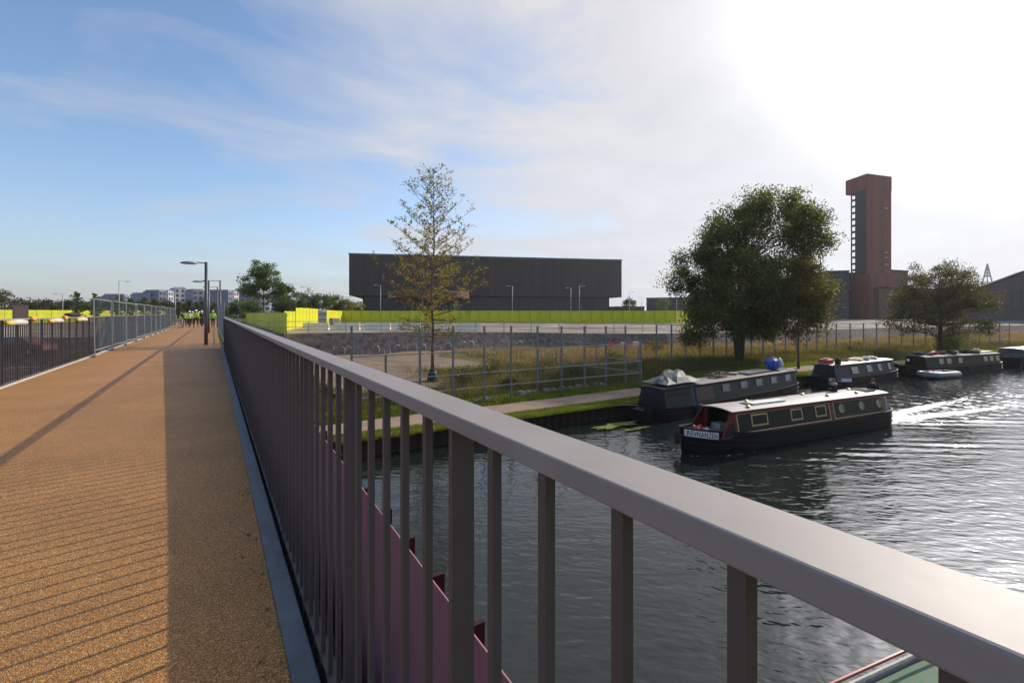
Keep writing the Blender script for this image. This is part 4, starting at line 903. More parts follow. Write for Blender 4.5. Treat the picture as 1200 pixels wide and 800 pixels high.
# round green tree and bushes beyond the hoarding
g = atD(309, 80, -.4); bl = px_blobs(g, [(307, 315, 12, 12), (300, 328, 15, 13), (318, 326, 15, 13), (310, 342, 24, 13), (290, 340, 8, 7), (334, 345, 12, 12), (325, 338, 14, 9)])
tree('round green tree above the olive hoarding, left of the dark hall', g, bl, 130, 11000, .15, M['lf_far'], tr=.16, fork=.2, cs=.42, seed=21)
GB = 'bushes behind the yellow panels'
for k, (px, pt, r, D, lm, lb) in enumerate(((345, 342, 13, 95, 'lf_far', 'green bush just right of the round tree'), (362, 341, 13, 98, 'lf_fardark', 'dark bush behind the left yellow panels'), (378, 341, 13, 101, 'lf_far', 'bush behind the mesh gate'), (393, 346, 12, 104, 'lf_fardark', 'bush behind the right yellow panels'), (405, 350, 10, 108, 'lf_bush', 'pale bush at the left corner of the dark hall'), (417, 353, 8, 112, 'lf_bush', 'last pale bush touching the dark hall'),
        (330, 348, 12, 92, 'lf_fardark', 'dark bush under the round tree'), (296, 352, 12, 96, 'lf_far', 'bush at the left foot of the round tree'), (278, 352, 10, 100, 'lf_far', 'small bush right of the lamp posts'))):
    g = atD(px, D, -.4); tree(lb, g, px_blobs(g, [(px, (pt+365)/2, r, (365-pt)/2), (px-r*.5, pt+12, r*.5, 7), (px+r*.5, pt+14, r*.5, 7)]), 45, 2600, .16, M[lm], tr=.08, fork=.1, cs=.42, name='bush', cat='bush', grp=GB, seed=40+k, twigs=False)
GT = 'young street trees in the distance'
for k, (px, pt, wd, D, lm, lb) in enumerate(((91, 331, 15, 90, 'lf_far', 'leaning young tree left of the first mesh panel'), (112, 333, 13, 92, 'lf_far', 'ragged young tree at the first mesh panel'), (139, 336, 17, 95, 'lf_far', 'pointed young tree below the first far lamp'), (153, 339, 10, 100, 'lf_far', 'thin young tree right of the pointed one'), (169.5, 338, 13, 104, 'lf_far', 'young tree among the blue distant blocks'), (182, 341, 11, 107, 'lf_brown', 'brownish young tree left of the first apartments'),
        (199.5, 343, 11, 112, 'lf_fardark', 'dark young tree before the slim white block'), (210, 344, 7, 116, 'lf_brown', 'thin tree before the white gridded block'), (221.5, 342, 9, 118, 'lf_fardark', 'young tree right of the white gridded block'), (232, 346, 10, 120, 'lf_fardark', 'young tree just left of the nearest lamp post'), (251, 346, 9, 120, 'lf_fardark', 'young tree between the lamp posts'), (262, 350, 12, 110, 'lf_far', 'low young tree right of the thin lamp posts'), (274, 346, 12, 112, 'lf_far', 'young tree left of the round tree'),
        (286, 350, 9, 118, 'lf_fardark', 'young tree half hidden by the round tree'))):
    g = atD(px, D, -.4); s = D/F; young_tree(lb, g, (366-pt)*s, wd*s*1.15, .18, 34, 900, .20, M[lm], M['bark'], .07, 60+k, grp=GT, name='young_tree', up=.9)
GD = 'dark trees behind the far yellow hoarding'
for k, (px, pt, r, D, lm, lb) in enumerate(((5, 341, 14, 130, 'lf_brown', 'brown-green tree at the left edge of the picture'), (-18, 343, 16, 125, 'lf_brown', 'tree just beyond the left edge'), (28, 350, 11, 150, 'lf_fardark', 'low dark tree behind the brown cabin'), (44, 351, 12, 150, 'lf_fardark', 'low dark tree right of the brown cabin'), (58, 349, 11, 145, 'lf_brown', 'rounded brownish tree left of the thin pole'), (72, 353, 10, 150, 'lf_brown', 'low brown tree at the thin pole'), (86, 351, 12, 140, 'lf_fardark', 'low dark tree under the leaning young tree'), (104, 354, 12, 150, 'lf_fardark', 'low dark tree under the ragged young tree'), (126, 353, 12, 150, 'lf_fardark', 'low dark tree under the pointed young tree'), (148, 354, 12, 150, 'lf_fardark', 'low dark bush left of the blue blocks'), (168, 353, 11, 150, 'lf_fardark', 'low dark bush before the blue blocks'), (190, 352, 11, 150, 'lf_fardark', 'dark bush before the first apartments'), (215, 353, 10, 150, 'lf_fardark', 'dark bush behind the hi-vis group'), (240, 353, 10, 150, 'lf_fardark', 'dark bush behind the nearest lamp'),
        (738, 348, 7, 170, 'lf_fardark', 'small tree between the dark hall and the low sheds'), (778, 350, 8, 190, 'lf_far', 'pale tree in front of the low dark shed'))):
    g = atD(px, D, -.5); tree(lb, g, px_blobs(g, [(px, (pt+367)/2, r, (367-pt)/2), (px-r*.4, pt+8, r*.55, 6)]), 40, 1500, .26, M[lm], tr=.12, fork=.1, cs=.6, cat='tree', grp=GD, seed=90+k, twigs=False)
# far wood closing the horizon
C = []
for px in np.arange(-250, 420, 1.5):
    D = rng.uniform(420, 520); p = atD(px, D, 0); h = (3+4*abs(sin(px*.05))+2*sin(px*.21))*1.2
    for _ in range(26): C.append((p.x+rng.normal(0, 4), p.y+rng.normal(0, 4), rng.uniform(-.4, max(2, h))))
struct(leaf_cloud(np.array(C), 1.1, M['lf_fardark'], 'distant_wood'), 'stuff')
C = []
for px in np.arange(700, 1500, 2.):
    D = rng.uniform(520, 640); p = atD(px, D, 0); h = 6+3*sin(px*.04)
    for _ in range(20): C.append((p.x+rng.normal(0, 4), p.y+rng.normal(0, 4), rng.uniform(-.4, max(2, h))))
struct(leaf_cloud(np.array(C), 1.4, M['lf_fardark'], 'distant_wood'), 'stuff')

# ------------------------------------------------------------------ narrowboats
class Boat:
    def __init__(s, label, bow, stern, hullm, bandm, deckm, W=2.05, gz=.62, bowz=1.0, sternz=.75, bowlen=3.2, cab=(3.0, 1.5), roofz=1.66, tumble=.16, blunt=.0):
        bow = Vector((bow[0], bow[1], WZ)); d = Vector((stern[0]-bow[0], stern[1]-bow[1], 0)); s.L = d.length; s.t = thing('narrowboat', label, 'boat', bow, atan2(d.y, d.x)); s.W = W; L_ = s.L
        s.gz = gz; s.c0, s.c1 = cab[0], L_-cab[1]; s.rz = roofz; s.tum = tumble
        def hw(x):
            if x < bowlen: f = x/bowlen; return W/2*max(blunt, (1-(1-f)**2.1)**.8)
            if x > L_-1.1: f = (x-(L_-1.1))/1.1; return W/2*sqrt(max(.03, 1-f**2.4*.9))
            return W/2
        def tz(x):
            z = gz
            if x < bowlen+1.5: z += (bowz-gz)*(1-x/(bowlen+1.5))**1.8
            if x > L_-4: z += (sternz-gz)*((x-L_+4)/4)**1.8
            return z
        s.hw, s.tz = hw, tz
        xs_ = [0, .05, .2, .5, .9, 1.4, 2, 2.6, 3.2]+list(np.linspace(4, L_-1.2, 8))+[L_-.9, L_-.6, L_-.35, L_-.15, L_-.03, L_]
        V = []; 
        for x in xs_:
            h = max(.02, hw(x)); z = tz(x); rk = 0.25*(1-min(1, x/2.5))
            V += [(x+rk, -h*.86, -.5), (x+rk*.4, -h*.97, .05), (x, -h, z), (x, -h+min(.06, h*.5), z), (x, -h+min(.06, h*.5), z-.10), (x, h-min(.06, h*.5), z-.10), (x, h-min(.06, h*.5), z), (x, h, z), (x+rk*.4, h*.97, .05), (x+rk, h*.86, -.5)]
        k = 10; F_ = [(i*k+j, (i+1)*k+j, (i+1)*k+j+1, i*k+j+1) for i in range(len(xs_)-1) for j in range(k-1) if j != 4]
        Fd = [(i*k+4, (i+1)*k+4, (i+1)*k+5, i*k+5) for i in range(len(xs_)-1)]
        e = len(xs_)-1; F_ += [tuple(range(k)), tuple(e*k+j for j in range(k))[::-1]]
        mb = MB(); mb.v = V; mb.f = F_; mb.build('hull', hullm, s.t)
        mb = MB(); mb.v = V; mb.f = Fd; mb.build('deck', deckm, s.t)
        for nm, zf, th in (('gunwale', None, .05), ('rubbing_strake', -.28, .045), ('rubbing_strake', -.52, .04)):
            for sg in (-1, 1):
                mb = MB(); 
                for x in xs_:
                    z = tz(x)+(0 if zf is None else zf); h = hw(x)+.012
                    mb.v += [(x, sg*(h-.03), z-.03), (x, sg*(h+th*.5), z-.03), (x, sg*(h+th*.5), z+.025), (x, sg*(h-.03), z+.025)]
                mb.f = [(4*i+j, 4*i+4+j, 4*i+4+(j+1) % 4, 4*i+(j+1) % 4) for i in range(len(xs_)-1) for j in range(4)]; mb.build(nm, bandm, s.t)
    def side(s, x, f, out=0., sg=1):
        y0 = s.W/2-.10; y1 = y0-s.tum; a = atan2(s.tum, s.rz-s.gz)
        return Vector((x, sg*(y0+(y1-y0)*f+out*cos(a)), s.gz+(s.rz-s.gz)*f+out*sin(a)))
    def rect(s, nm, m, x0, x1, f0, f1, o0, o1, sgs=(-1, 1), par=None):
        r = None
        for sg in sgs:
            P = [s.side(x, f, o, sg) for o in (o0, o1) for (x, f) in ((x0, f0), (x1, f0), (x1, f1), (x0, f1))]
            r = MB().add(P, [(0, 3, 2, 1), (4, 5, 6, 7), (0, 1, 5, 4), (1, 2, 6, 5), (2, 3, 7, 6), (3, 0, 4, 7)]).build(nm, m, par or s.t)
        return r
    def cabin(s, wallm, roofm, edgem, x0=None, x1=None, over=.05, camber=.07, open_front=0.):
        x0 = s.c0 if x0 is None else x0; x1 = s.c1 if x1 is None else x1; yb = s.W/2-.10; yt = yb-s.tum
        xf = x0+open_front; mb = MB()
        for x in (xf, x1): mb.v += [(x, -yb, s.gz-.12), (x, yb, s.gz-.12), (x, yt, s.rz), (x, 0, s.rz+camber), (x, -yt, s.rz)]
        mb.f = [(0, 1, 2, 3, 4)[::-1], (5, 6, 7, 8, 9), (0, 4, 9, 5), (1, 6, 7, 2)]; mb.build('cabin_wall', wallm, s.t)
        if open_front:
            for sg in (-1, 1): MB().add([s.side(x0-.55, 0, -.04, sg), s.side(xf, 0, -.04, sg), s.side(xf, 1, -.04, sg), s.side(x0, 1, -.04, sg), s.side(x0-.55, 0, 0, sg), s.side(xf, 0, 0, sg), s.side(xf, 1, 0, sg), s.side(x0, 1, 0, sg)], QF).build('cabin_side_panel', wallm, s.t)
        n = 6; mb = MB(); yo = yt+over
        for x in (x0-.06, x1+.10):
            for zz_ in (.02, .055):
                for i in range(n+1):
                    f = i/n*2-1; mb.v.append((x, yo*f, s.rz+camber*(1-f*f)+zz_))
        k = n+1
        mb.f = [(k+i, 3*k+i, 3*k+i+1, k+i+1) for i in range(n)]+[(i, i+1, 2*k+i+1, 2*k+i) for i in range(n)]+[(i, k+i, k+i+1, i+1) for i in range(n)]+[(2*k+i, 2*k+i+1, 3*k+i+1, 3*k+i) for i in range(n)]+[(0, 2*k, 3*k, k), (n, k+n, 3*k+n, 2*k+n)]
        mb.build('roof', roofm, s.t); s.camber = camber
        for sg in (-1, 1): MB().b2((x0-.09, sg*(yo+.002), s.rz-.055), (x1+.13, sg*(yo+.032), s.rz+.05)).build('roof_edge', edgem, s.t)
    def window(s, x, w_=.62, f0=.38, f1=.86, fm=None, gm=None, blind=True, sgs=(-1, 1)):
        fm = fm or M['brass']
        for sg in sgs:
            mb = MB(); T = .028
            def r_(a, b, c, d_, o): mb.add([s.side(xx, f, oo, sg) for oo in (.002, o) for xx, f in ((a, c), (b, c), (b, d_), (a, d_))], QF)
            fw = .07
            r_(x, x+w_, f0, f0+fw, T); r_(x, x+w_, f1-fw, f1, T); r_(x, x+.06, f0+fw, f1-fw, T); r_(x+w_-.06, x+w_, f0+fw, f1-fw, T); r_(x+.06, x+w_-.06, f0+.62*(f1-f0), f0+.62*(f1-f0)+.035, T*.8)
            wo = mb.build('window', fm, s.t); s.rect('pane', gm or M['glass'], x+.05, x+w_-.05, f0+.05, f1-.05, .003, .009, (sg,), wo)
            if blind: s.rect('blind', M['dirty_white'], x+.06, x+w_-.06, f0+.66*(f1-f0), f1-.07, .0095, .013, (sg,), wo)
    def porthole(s, x, f=.62, r=.19, sgs=(-1, 1)):
        for sg in sgs:
            c = s.side(x, f, .02, sg); a = atan2(s.tum, s.rz-s.gz); mb = MB(); mb.torus((0, 0, 0), r, .032, 'Y', 20, 6); g_ = MB().lathe((0, 0, 0), [(r, -.008), (r, .006)], 20, 'Y')
            po = mb.build('porthole', M['brass'], s.t, c); po.rotation_euler.x = -sg*-a*1.; g2 = g_.build('pane', M['glass'], po)
    def fender(s, x, z=.25, sg=1, tyre=True):
        if tyre: MB().torus((x, sg*(s.hw(x)+.11), z), .24, .085, 'Y', 18, 8).build('tyre_fender', M['rubber'], s.t)
def roofbox(nm, b, x, y, l, w_, h, m, rz=0, lab=None):
    z = b.rz+b.camber*(1-(y/(b.W/2-.2))**2)+.05; o = MB().box((x, y, z+h/2), (l, w_, h), rz).build(nm, m, b.t); 
    if lab: o['label'] = lab
    return o
def on_roof(b, x, y, dz=.06):
    rzz = b.t.rotation_euler.z; p = b.t.location; z = b.rz+b.camber*(1-min(1, abs(y)/(b.W/2-.2))**2)+dz
    return Vector((p.x+cos(rzz)*x-sin(rzz)*y, p.y+sin(rzz)*x+cos(rzz)*y, WZ+z))

# 1 moving boat ---------------------------------------------------------------- near side is local +y (facing the bridge) when running bow -> stern along +x ... checked by sign below
mv = Boat('moving green narrowboat with pale roof and cream-lined red sides, making a wake', BOW, STERN, M['black'], M['hullband'], M['roofgrey'], W=1.9, cab=(2.0, .72), roofz=1.47, gz=.62, bowz=1.0, sternz=.76)
mv.cabin(M['green'], M['roofgrey'], M['red'], open_front=.75)
L_ = mv.L
NS = -1                                                       # side towards the camera
zz0 = (mv.c0+.02, mv.c0+6.0, mv.c0+6.14, mv.c0+9.95, mv.c0+10.02, mv.c1)
mv.rect('red_panel', M['red'], mv.c0+.02, mv.c1-.02, .0, 1.0, .001, .012)
for a, b, g_ in ((mv.c0+.16, zz0[1]-.10, 1), (zz0[2]+.02, zz0[3]-.05, 1), (zz0[4]+.04, mv.c1-.08, 0)):
    mv.rect('cream_line', M['cream'], a, b, .07, .94, .0125, .018); mv.rect('green_panel', M['green'] if g_ else mat('pale_blue_paint', (.10, .22, .25), .4), a+.05, b-.05, .12, .89, .0185, .026)
for x in (.95, 3.3, 4.9): 
    mv.side_o = 0; mv.window(mv.c0+x, .95 if x < 2 else .74, .30, .84)
for x in (6.7, 8.2, 9.55):
    if mv.c0+x < mv.c1-.3: mv.porthole(mv.c0+x, .55, .17)
# foredeck and bulkhead
MB().b2((mv.c0+.76, -.74, .35), (mv.c0+.80, .74, 1.45)).build('front_bulkhead', M['black'], mv.t)
for sg in (-1, 1):
    MB().b2((mv.c0-.02, sg*.50, .5), (mv.c0+.04, sg*.72, 1.50)).build('cratch_post', M['red'], mv.t)
    MB().add([(mv.c0-.75, sg*.78, .55), (mv.c0-.02, sg*.78, .55), (mv.c0-.02, sg*.68, 1.48), (mv.c0-.12, sg*.68, 1.48), (mv.c0-.75, sg*.82, .55), (mv.c0-.02, sg*.82, .55), (mv.c0-.02, sg*.72, 1.48), (mv.c0-.12, sg*.72, 1.48)], QF).build('cratch_wing', M['red'], mv.t)
MB().b2((mv.c0+.74, -.22, .6), (mv.c0+.755, .05, 1.35)).build('cabin_door', mat('pale_door_paint', (.30, .33, .36), .5), mv.t)
MB().b2((mv.c0+.3, .15, .4), (mv.c0+.72, .6, .85)).build('locker', M['dirty_white'], mv.t)
for k, (x, y, r, mm) in enumerate(((.85, .1, .09, 'bred'), (1.1, -.25, .08, 'dirty_white'), (1.25, .2, .10, 'bred'), (.6, -.05, .07, 'dark_cloth'), (1.0, .05, .07, 'orange_cloth'))):
    tag(MB().blob((0, 0, 0), (r*1.4, r, r), k, 8, 6, .4).build('deck_bundle', M[mm], None, Vector((mv.t.location.x+cos(mv.t.rotation_euler.z)*x-sin(mv.t.rotation_euler.z)*y, mv.t.location.y+sin(mv.t.rotation_euler.z)*x+cos(mv.t.rotation_euler.z)*y, WZ+mv.tz(x)-.02))), ('crumpled red cloth nearest the bow of the moving boat', 'small pale bag on the foredeck of the moving boat', 'red cloth bundle by the cabin front of the moving boat', 'dark coiled cloth at the tip of the moving boat', 'orange bundle in the middle of the foredeck')[k], 'bundle')
# name board on the bow (both sides, follows the curve)
def nameboard(b, x0, x1, z0, z1, m, txt, tm, sgs=(-1,)):
    for sg in sgs:
        n = 8; mb = MB()
        for i in range(n+1):
            x = x0+(x1-x0)*i/n; h = b.hw(x)+.014; zt = b.tz(x)-z0; zb = b.tz(x)-z1; mb.v += [(x, sg*h, zb), (x, sg*(h+.03), zb), (x, sg*(h+.03), zt), (x, sg*h, zt)]
        mb.f = [(4*i+j, 4*i+4+j, 4*i+4+(j+1) % 4, 4*i+(j+1) % 4) for i in range(n) for j in range(4)]+[(0, 1, 2, 3), (4*n+3, 4*n+2, 4*n+1, 4*n)]
        nb = mb.build('name_board', m, b.t)
        if txt:
            cu = bpy.data.curves.new('lettering', 'FONT'); cu.body = txt; cu.size = (z1-z0)*1.02; cu.extrude = .004; cu.align_x = 'LEFT'; cu.space_character = 1.12
            ob = bpy.data.objects.new('tmp', cu); col.objects.link(ob); bpy.context.view_layer.update(); me = bpy.data.meshes.new_from_object(ob.evaluated_get(bpy.context.evaluated_depsgraph_get())); bpy.data.objects.remove(ob)
            W_ = max(v.co.x for v in me.vertices); hh = max(v.co.y for v in me.vertices); span = (x1-x0)*.9; me.materials.clear(); me.materials.append(tm)
            for v in me.vertices:
                f = v.co.x/W_; x = x0+(x1-x0)*.05+f*span
                h = b.hw(x)+.047+v.co.z; v.co = Vector((x, sg*h, b.tz(x)-z1+.03+v.co.y*(z1-z0-.06)/hh))
            link('lettering', me, nb)
mv.NS = NS
nameboard(mv, .10, 1.25, .05, .30, M['white'], 'REVNANZEN', M['green'], (NS,))
MB().blob((-.10, 0, .60), (.13, .15, .24), 3, 10, 7, .25).build('bow_fender', M['rubber'], mv.t, smooth=True)
for x, y in ((2.1, -.5), (3.0, .3), (9.5, -.4), (10.2, .35), (6.8, .4), (7.5, -.3)):
    z = mv.rz+mv.camber*(1-(y/.82)**2)+.05; MB().lathe((mv.c0+x-1, y, z), [(.07, 0), (.07, .05), (.10, .06), (.02, .10)], 10).build('roof_vent', M['brass'], mv.t)
for (x0, x1) in ((4.2, 6.4), (7.6, 9.6)):
    MB().tube([(mv.c0+x0-1.5, .55, mv.rz+.10), (mv.c0+x1-1.5, .50, mv.rz+.13)], .022, 6).build('boat_pole', M['hullband'], mv.t)
MB().b2((mv.c0+1.6, -.35, mv.rz+.125), (mv.c0+3.6, .02, mv.rz+.175)).build('gang_plank', M['white'], mv.t)
MB().b2((mv.c0+1.35, -.30, mv.rz+.115), (mv.c0+1.58, .10, mv.rz+.15)).build('plank_rest', M['black'], mv.t)
MB().b2((mv.c0+9.3, -.42, mv.rz+.11), (mv.c0+10.0, .42, mv.rz+.16)).build('hatch', M['dark_cloth'], mv.t)
MB().tube([(L_-.2, 0, .4), (L_-.12, 0, 1.3), (L_-.3, 0, 1.45), (L_-.95, .05, 1.47)], [.03, .03, .026, .022], 6).build('tiller', M['brass'], mv.t)
MB().b2((L_-.9, -.7, .45), (L_-.85, .7, 1.3)).build('stern_doors', mat('teal_paint', (.03, .13, .15), .4), mv.t)

def moored(label, pa, pb, hullm, wallm, roofm, edgem, **k):
    b = Boat(label, (pa.x, pa.y), (pb.x, pb.y), hullm, M['hullband'], M['hullband'], **k); b.cabin(wallm, roofm, edgem); return b
def bankpt(px, off=1.2):
    th = math.atan((px-600)/F)+YAW; y = 17.
    for _ in range(30): x = y*math.tan(th); y = .5*y+.5*(float(bank(x))-off)
    return Vector((y*math.tan(th), y, 0))
M['grgreen'] = mat('grey_green_paint', (.030, .037, .034), .55, spec=.25, var=.2, vscale=2); M['greyroof'] = mat('dull_grey_roof', (.12, .11, .105), .75, c2=(.22, .20, .19), vscale=2, bump=.2, bscale=10)
# 2 grey-green moored boat
p0, p1 = bankpt(746), bankpt(924)
b2 = moored('grey-green moored narrowboat with a canvas hood, tarpaulin and blue bundle, nearest the bank at left', p0, p1, M['hullband'], M['grgreen'], M['greyroof'], M['hullband'], blunt=.55, W=1.95, bowlen=1.8, cab=(1.2, .6), roofz=1.48, gz=.56, bowz=.66)
LL = b2.L
for f in (.40, .52, .63, .745, .86): b2.window(LL*f, .75, .42, .86, M['galv_dark'], M['glass'], f > .45)
b2.rect('plank_cladding', mat('brown_side_paint', (.07, .045, .04), .6, var=.2), LL*.24, LL*.345, .1, .9, .001, .02)
hood = MB(); 
for x, zt, hwd in ((1.1, 1.36, .74), (1.4, 1.66, .76), (3.2, 1.66, .76)):
    for i in range(9):
        a = pi*i/8; hood.v.append((x, -cos(a)*hwd*(1.08 if abs(cos(a)) > .8 else 1), .62+(zt-.62)*sin(a)**.5 if 0 < i < 8 else .62))
hood.f = [(j*9+i, j*9+9+i, j*9+10+i, j*9+i+1) for j in range(2) for i in range(8)]+[tuple(range(9))]
hood.build('canvas_hood', mat('black_canvas', (.018, .018, .020), .85, bump=.3, bscale=8), b2.t, smooth=False)
tp = thing('tarpaulin', 'crumpled blue-grey tarpaulin tent over the front of the grey-green boat', 'tarpaulin', on_roof(b2, 2.9, 0, .06), b2.t.rotation_euler.z)
P = []; nx_, ny_ = 9, 7; rd = random.Random(4)
for i in range(nx_):
    for j in range(ny_):
        fx, fy = i/(nx_-1)*2-1, j/(ny_-1)*2-1; h = max(0, 1-abs(fx)**1.3)*max(0, 1-abs(fy)**1.6)*.85; P.append((fx*1.6+rd.uniform(-.07, .07), fy*.82+rd.uniform(-.05, .05), .14+h*(.75+rd.uniform(-.16, .16))))
mb = MB(); mb.v = P; mb.f = [(i*ny_+j, (i+1)*ny_+j, (i+1)*ny_+j+1, i*ny_+j+1) for i in range(nx_-1) for j in range(ny_-1) if i < 5]; mb.build('blue_sheet', mat('blue_grey_tarpaulin', (.025, .045, .058), .6, var=.5, vscale=3, bump=.5, bscale=5), tp)
mb = MB(); mb.v = P; mb.f = [(i*ny_+j, (i+1)*ny_+j, (i+1)*ny_+j+1, i*ny_+j+1) for i in range(5, nx_-1) for j in range(ny_-1)]; mb.build('pale_sheet', mat('pale_tarpaulin', (.13, .125, .115), .65, c2=(.03, .03, .03), vscale=2.5, bump=.5, bscale=5), tp)
wp = thing('driftwood_pile', 'tangled pile of brown branches on the roof of the grey-green boat', 'branches', on_roof(b2, LL*.46, 0, .07), b2.t.rotation_euler.z); mb = MB()
for _ in range(34):
    a = random.uniform(-.5, .5); c = Vector((random.uniform(-.7, .7), random.uniform(-.3, .3), random.uniform(.02, .22))); d_ = Vector((cos(a), sin(a)*1.2, random.uniform(-.2, .3)))*random.uniform(.3, .7); mb.tube([c-d_, c+Vector((0, 0, .05)), c+d_], [.022, .028, .012], 5)
mb.build('branches', mat('driftwood', (.17, .12, .085), .9, var=.3), wp)
sf = roofbox('solar_panel', b2, LL*.70, 0, 2.9, .95, .10, M['greyroof'], .03); MB().b2((LL*.70-1.35, -.40, b2.rz+.225), (LL*.70+1.35, .40, b2.rz+.232)).build('panel_glass', mat('dull_panel', (.28, .26, .25), .3), sf)
roofbox('roof_box', b2, LL*.58, .2, .7, .5, .12, M['greyroof'], .3)
MB().b2((LL*.93, -.55, b2.rz+.10), (LL*.975, .55, b2.rz+.13)).build('stern_hatch', M['roofgrey'], b2.t)
bu = thing('blue_bundle', 'bright blue sheeted bundle with a white patch on the stern roof of the grey-green boat', 'bundle', on_roof(b2, LL*.865, .05, .04), b2.t.rotation_euler.z)
MB().blob((0, 0, .38), (.62, .46, .42), 9, 14, 10, .22).build('blue_sheet', mat('blue_tarpaulin', (.010, .045, .28), .5, var=.5, vscale=4, bump=.6, bscale=6), bu, smooth=False)
MB().blob((.34, -.30, .47), (.22, .20, .30), 2, 10, 7, .3).build('white_patch', mat('white_sheet', (.62, .62, .68), .6, bump=.4, bscale=8), bu)
MB().torus((.12, 0, .38), .48, .018, 'X', 16, 5).build('lashing', M['rope'], bu)
b2.fender(LL*.235, .30, -1)
MB().tube([(LL*.20, -.98, 1.5), (LL*.205, -1.06, .9), (LL*.21, -1.08, .5)], .03, 5).build('blue_rope', mat('blue_rope', (.06, .22, .42), .8), b2.t)
# 3 purple boat
p0, p1 = bankpt(961, 1.25), bankpt(1040, 1.25)
b3 = moored('short purple-grey boat with sloping cabin sides and a cluttered roof, moored between the green boats', p0, p1, M['hullband'], mat('purple_paint', (.028, .020, .030), .55, spec=.25, var=.15), M['roofgrey'], M['hullband'], W=2.05, tumble=.27, blunt=.5, bowlen=2.0, cab=(.5, .8), roofz=1.46, gz=.52, bowz=.66)
LL = b3.L
for f, ww in ((.27, .95), (.49, .75), (.66, .55), (.82, .45)): b3.window(LL*f, ww, .28, .80, M['galv'], M['glass'], True)
for y in (-.75, -.35, .08, .5): MB().b2((.41, y*.85, .72), (.49, y*.85+.22, 1.32)).build('front_window', M['glass'], b3.t)
nameboard(b3, .15, 2.2, .02, .26, mat('lilac_white_board', (.60, .56, .66), .6), '', None, (-1, 1))
for k, (x, y, l, w_, h, mm, nm, lb) in enumerate(((1.0, .1, .8, .7, .32, 'bred', 'petrol_can', 'red box at the front of the purple boat roof'), (1.25, -.6, .35, .3, .42, 'dark_cloth', 'storage_box', 'dark box beside the red one on the purple boat'), (LL*.55, .2, 1.5, .9, .14, 'cream', 'timber_stack', 'pale timber stack in the middle of the purple boat roof'), (LL*.62, -.1, .9, .5, .22, 'dirty_white', 'crate', 'pale crate on the timber stack of the purple boat'), (LL*.76, .1, 1.0, .7, .16, 'roofgrey', 'storage_box', 'flat grey box at the stern end of the purple boat roof'), (LL*.4, .3, .9, .35, .10, 'brown_cloth', 'plank_stack', 'brown planks on the roof of the purple boat'))):
    q = on_roof(b3, x, y, .05); o = MB().box((0, 0, h/2), (l, w_, h)).box((l*.1, 0, h+.03), (l*.5, w_*.6, .06), .2).build(nm, M[mm], None, q, bevel=.015); o.rotation_euler.z = b3.t.rotation_euler.z+.1*k; tag(o, lb, 'box')
# 4 dark brown long boat
p0, p1 = bankpt(1055, 1.3), bankpt(1164, 1.3)
b4 = moored('long dark brown narrowboat with green roof edge and cluttered roof by the forked tree', p0, p1, M['hullband'], mat('dark_brown_paint', (.016, .010, .008), .55, spec=.25, var=.2), M['greyroof'], mat('green_edge_paint', (.03, .10, .05), .5), blunt=.5, W=1.95, bowlen=2.0, cab=(2.1, .8), roofz=1.5, gz=.56)
LL = b4.L
for f in (.28, .36, .48, .76, .83, .90): b4.window(LL*f, .6, .35, .82, M['cream'], M['glass'], True)
rd = random.Random(12)
cl_ = [('black roof bag near the bow of the brown boat', 'dark_cloth'), ('brown sack on the front roof of the brown boat', 'brown_cloth'), ('rust-red bag on the roof of the brown boat', 'bred'), ('brown crumpled sheet amid the brown boat roof', 'brown_cloth'), ('black bin bag amid the brown boat roof', 'dark_cloth'), ('pale folded sheet on the brown boat roof', 'dirty_white'), ('dark coil of hose on the brown boat roof', 'dark_cloth'), ('brown coal sack towards the stern of the brown boat', 'brown_cloth'), ('small pale bag at the stern end of the brown boat roof', 'dirty_white')]
for i, (lb, mm) in enumerate(cl_):
    tag(MB().blob((0, 0, .14), (rd.uniform(.35, .7), .35, rd.uniform(.14, .26)), i+60, 9, 6, .4).build('roof_sack', M[mm], None, on_roof(b4, LL*(.2+.075*i), rd.uniform(-.3, .3), .02)), lb, 'sack')
roofbox('roof_board', b4, LL*.84, 0, 2.6, .8, .10, M['roofgrey'], .02)
MB().b2((LL-.85, -.04, .7), (LL-.79, .04, 1.75)).b2((LL-.3, -.04, .7), (LL-.24, .04, 1.75)).b2((LL-.9, -.04, 1.7), (LL-.2, .04, 1.76)).build('stern_rail', M['black'], b4.t)
MB().blob((.5, -.3, 1.3), (.11, .1, .1), 3, 8, 6, .2).build('bow_light', M['white'], b4.t)
# dinghy beside it
pd = at(1060+20, 443.5, WZ); pe = at(1113, 440.8, WZ); dd = pe-pd; dg = thing('inflatable_dinghy', 'small grey and white inflatable dinghy tied beside the brown boat', 'dinghy', (pd.x, pd.y, WZ), atan2(dd.y, dd.x)); dl = dd.length
for sg in (-1, 1): MB().tube([(-.05, sg*.02, .42), (.5, sg*.42, .36), (1.2, sg*.6, .28), (dl, sg*.6, .26), (dl+.35, sg*.58, .26)], [.16, .22, .24, .24, .10], 10).build('side_tube', mat('pale_pvc', (.22, .22, .24), .45, var=.15), dg, smooth=True)
MB().b2((.5, -.5, .08), (dl, .5, .14)).build('floor', M['hullband'], dg); MB().b2((dl*.98, -.45, .1), (dl+.04, .45, .5)).build('transom', M['galv_dark'], dg); MB().b2((dl*.5, -.6, .42), (dl*.5+.25, .6, .47)).build('thwart', M['galv_dark'], dg)
tag(MB().blob((0, 0, .4), (.5, .3, .2), 8, 9, 6, .4).build('red_bag', M['bred'], None, Vector((pd.x, pd.y, WZ))+dd*.3), 'red and dark bundle lying in the inflatable dinghy', 'bag')
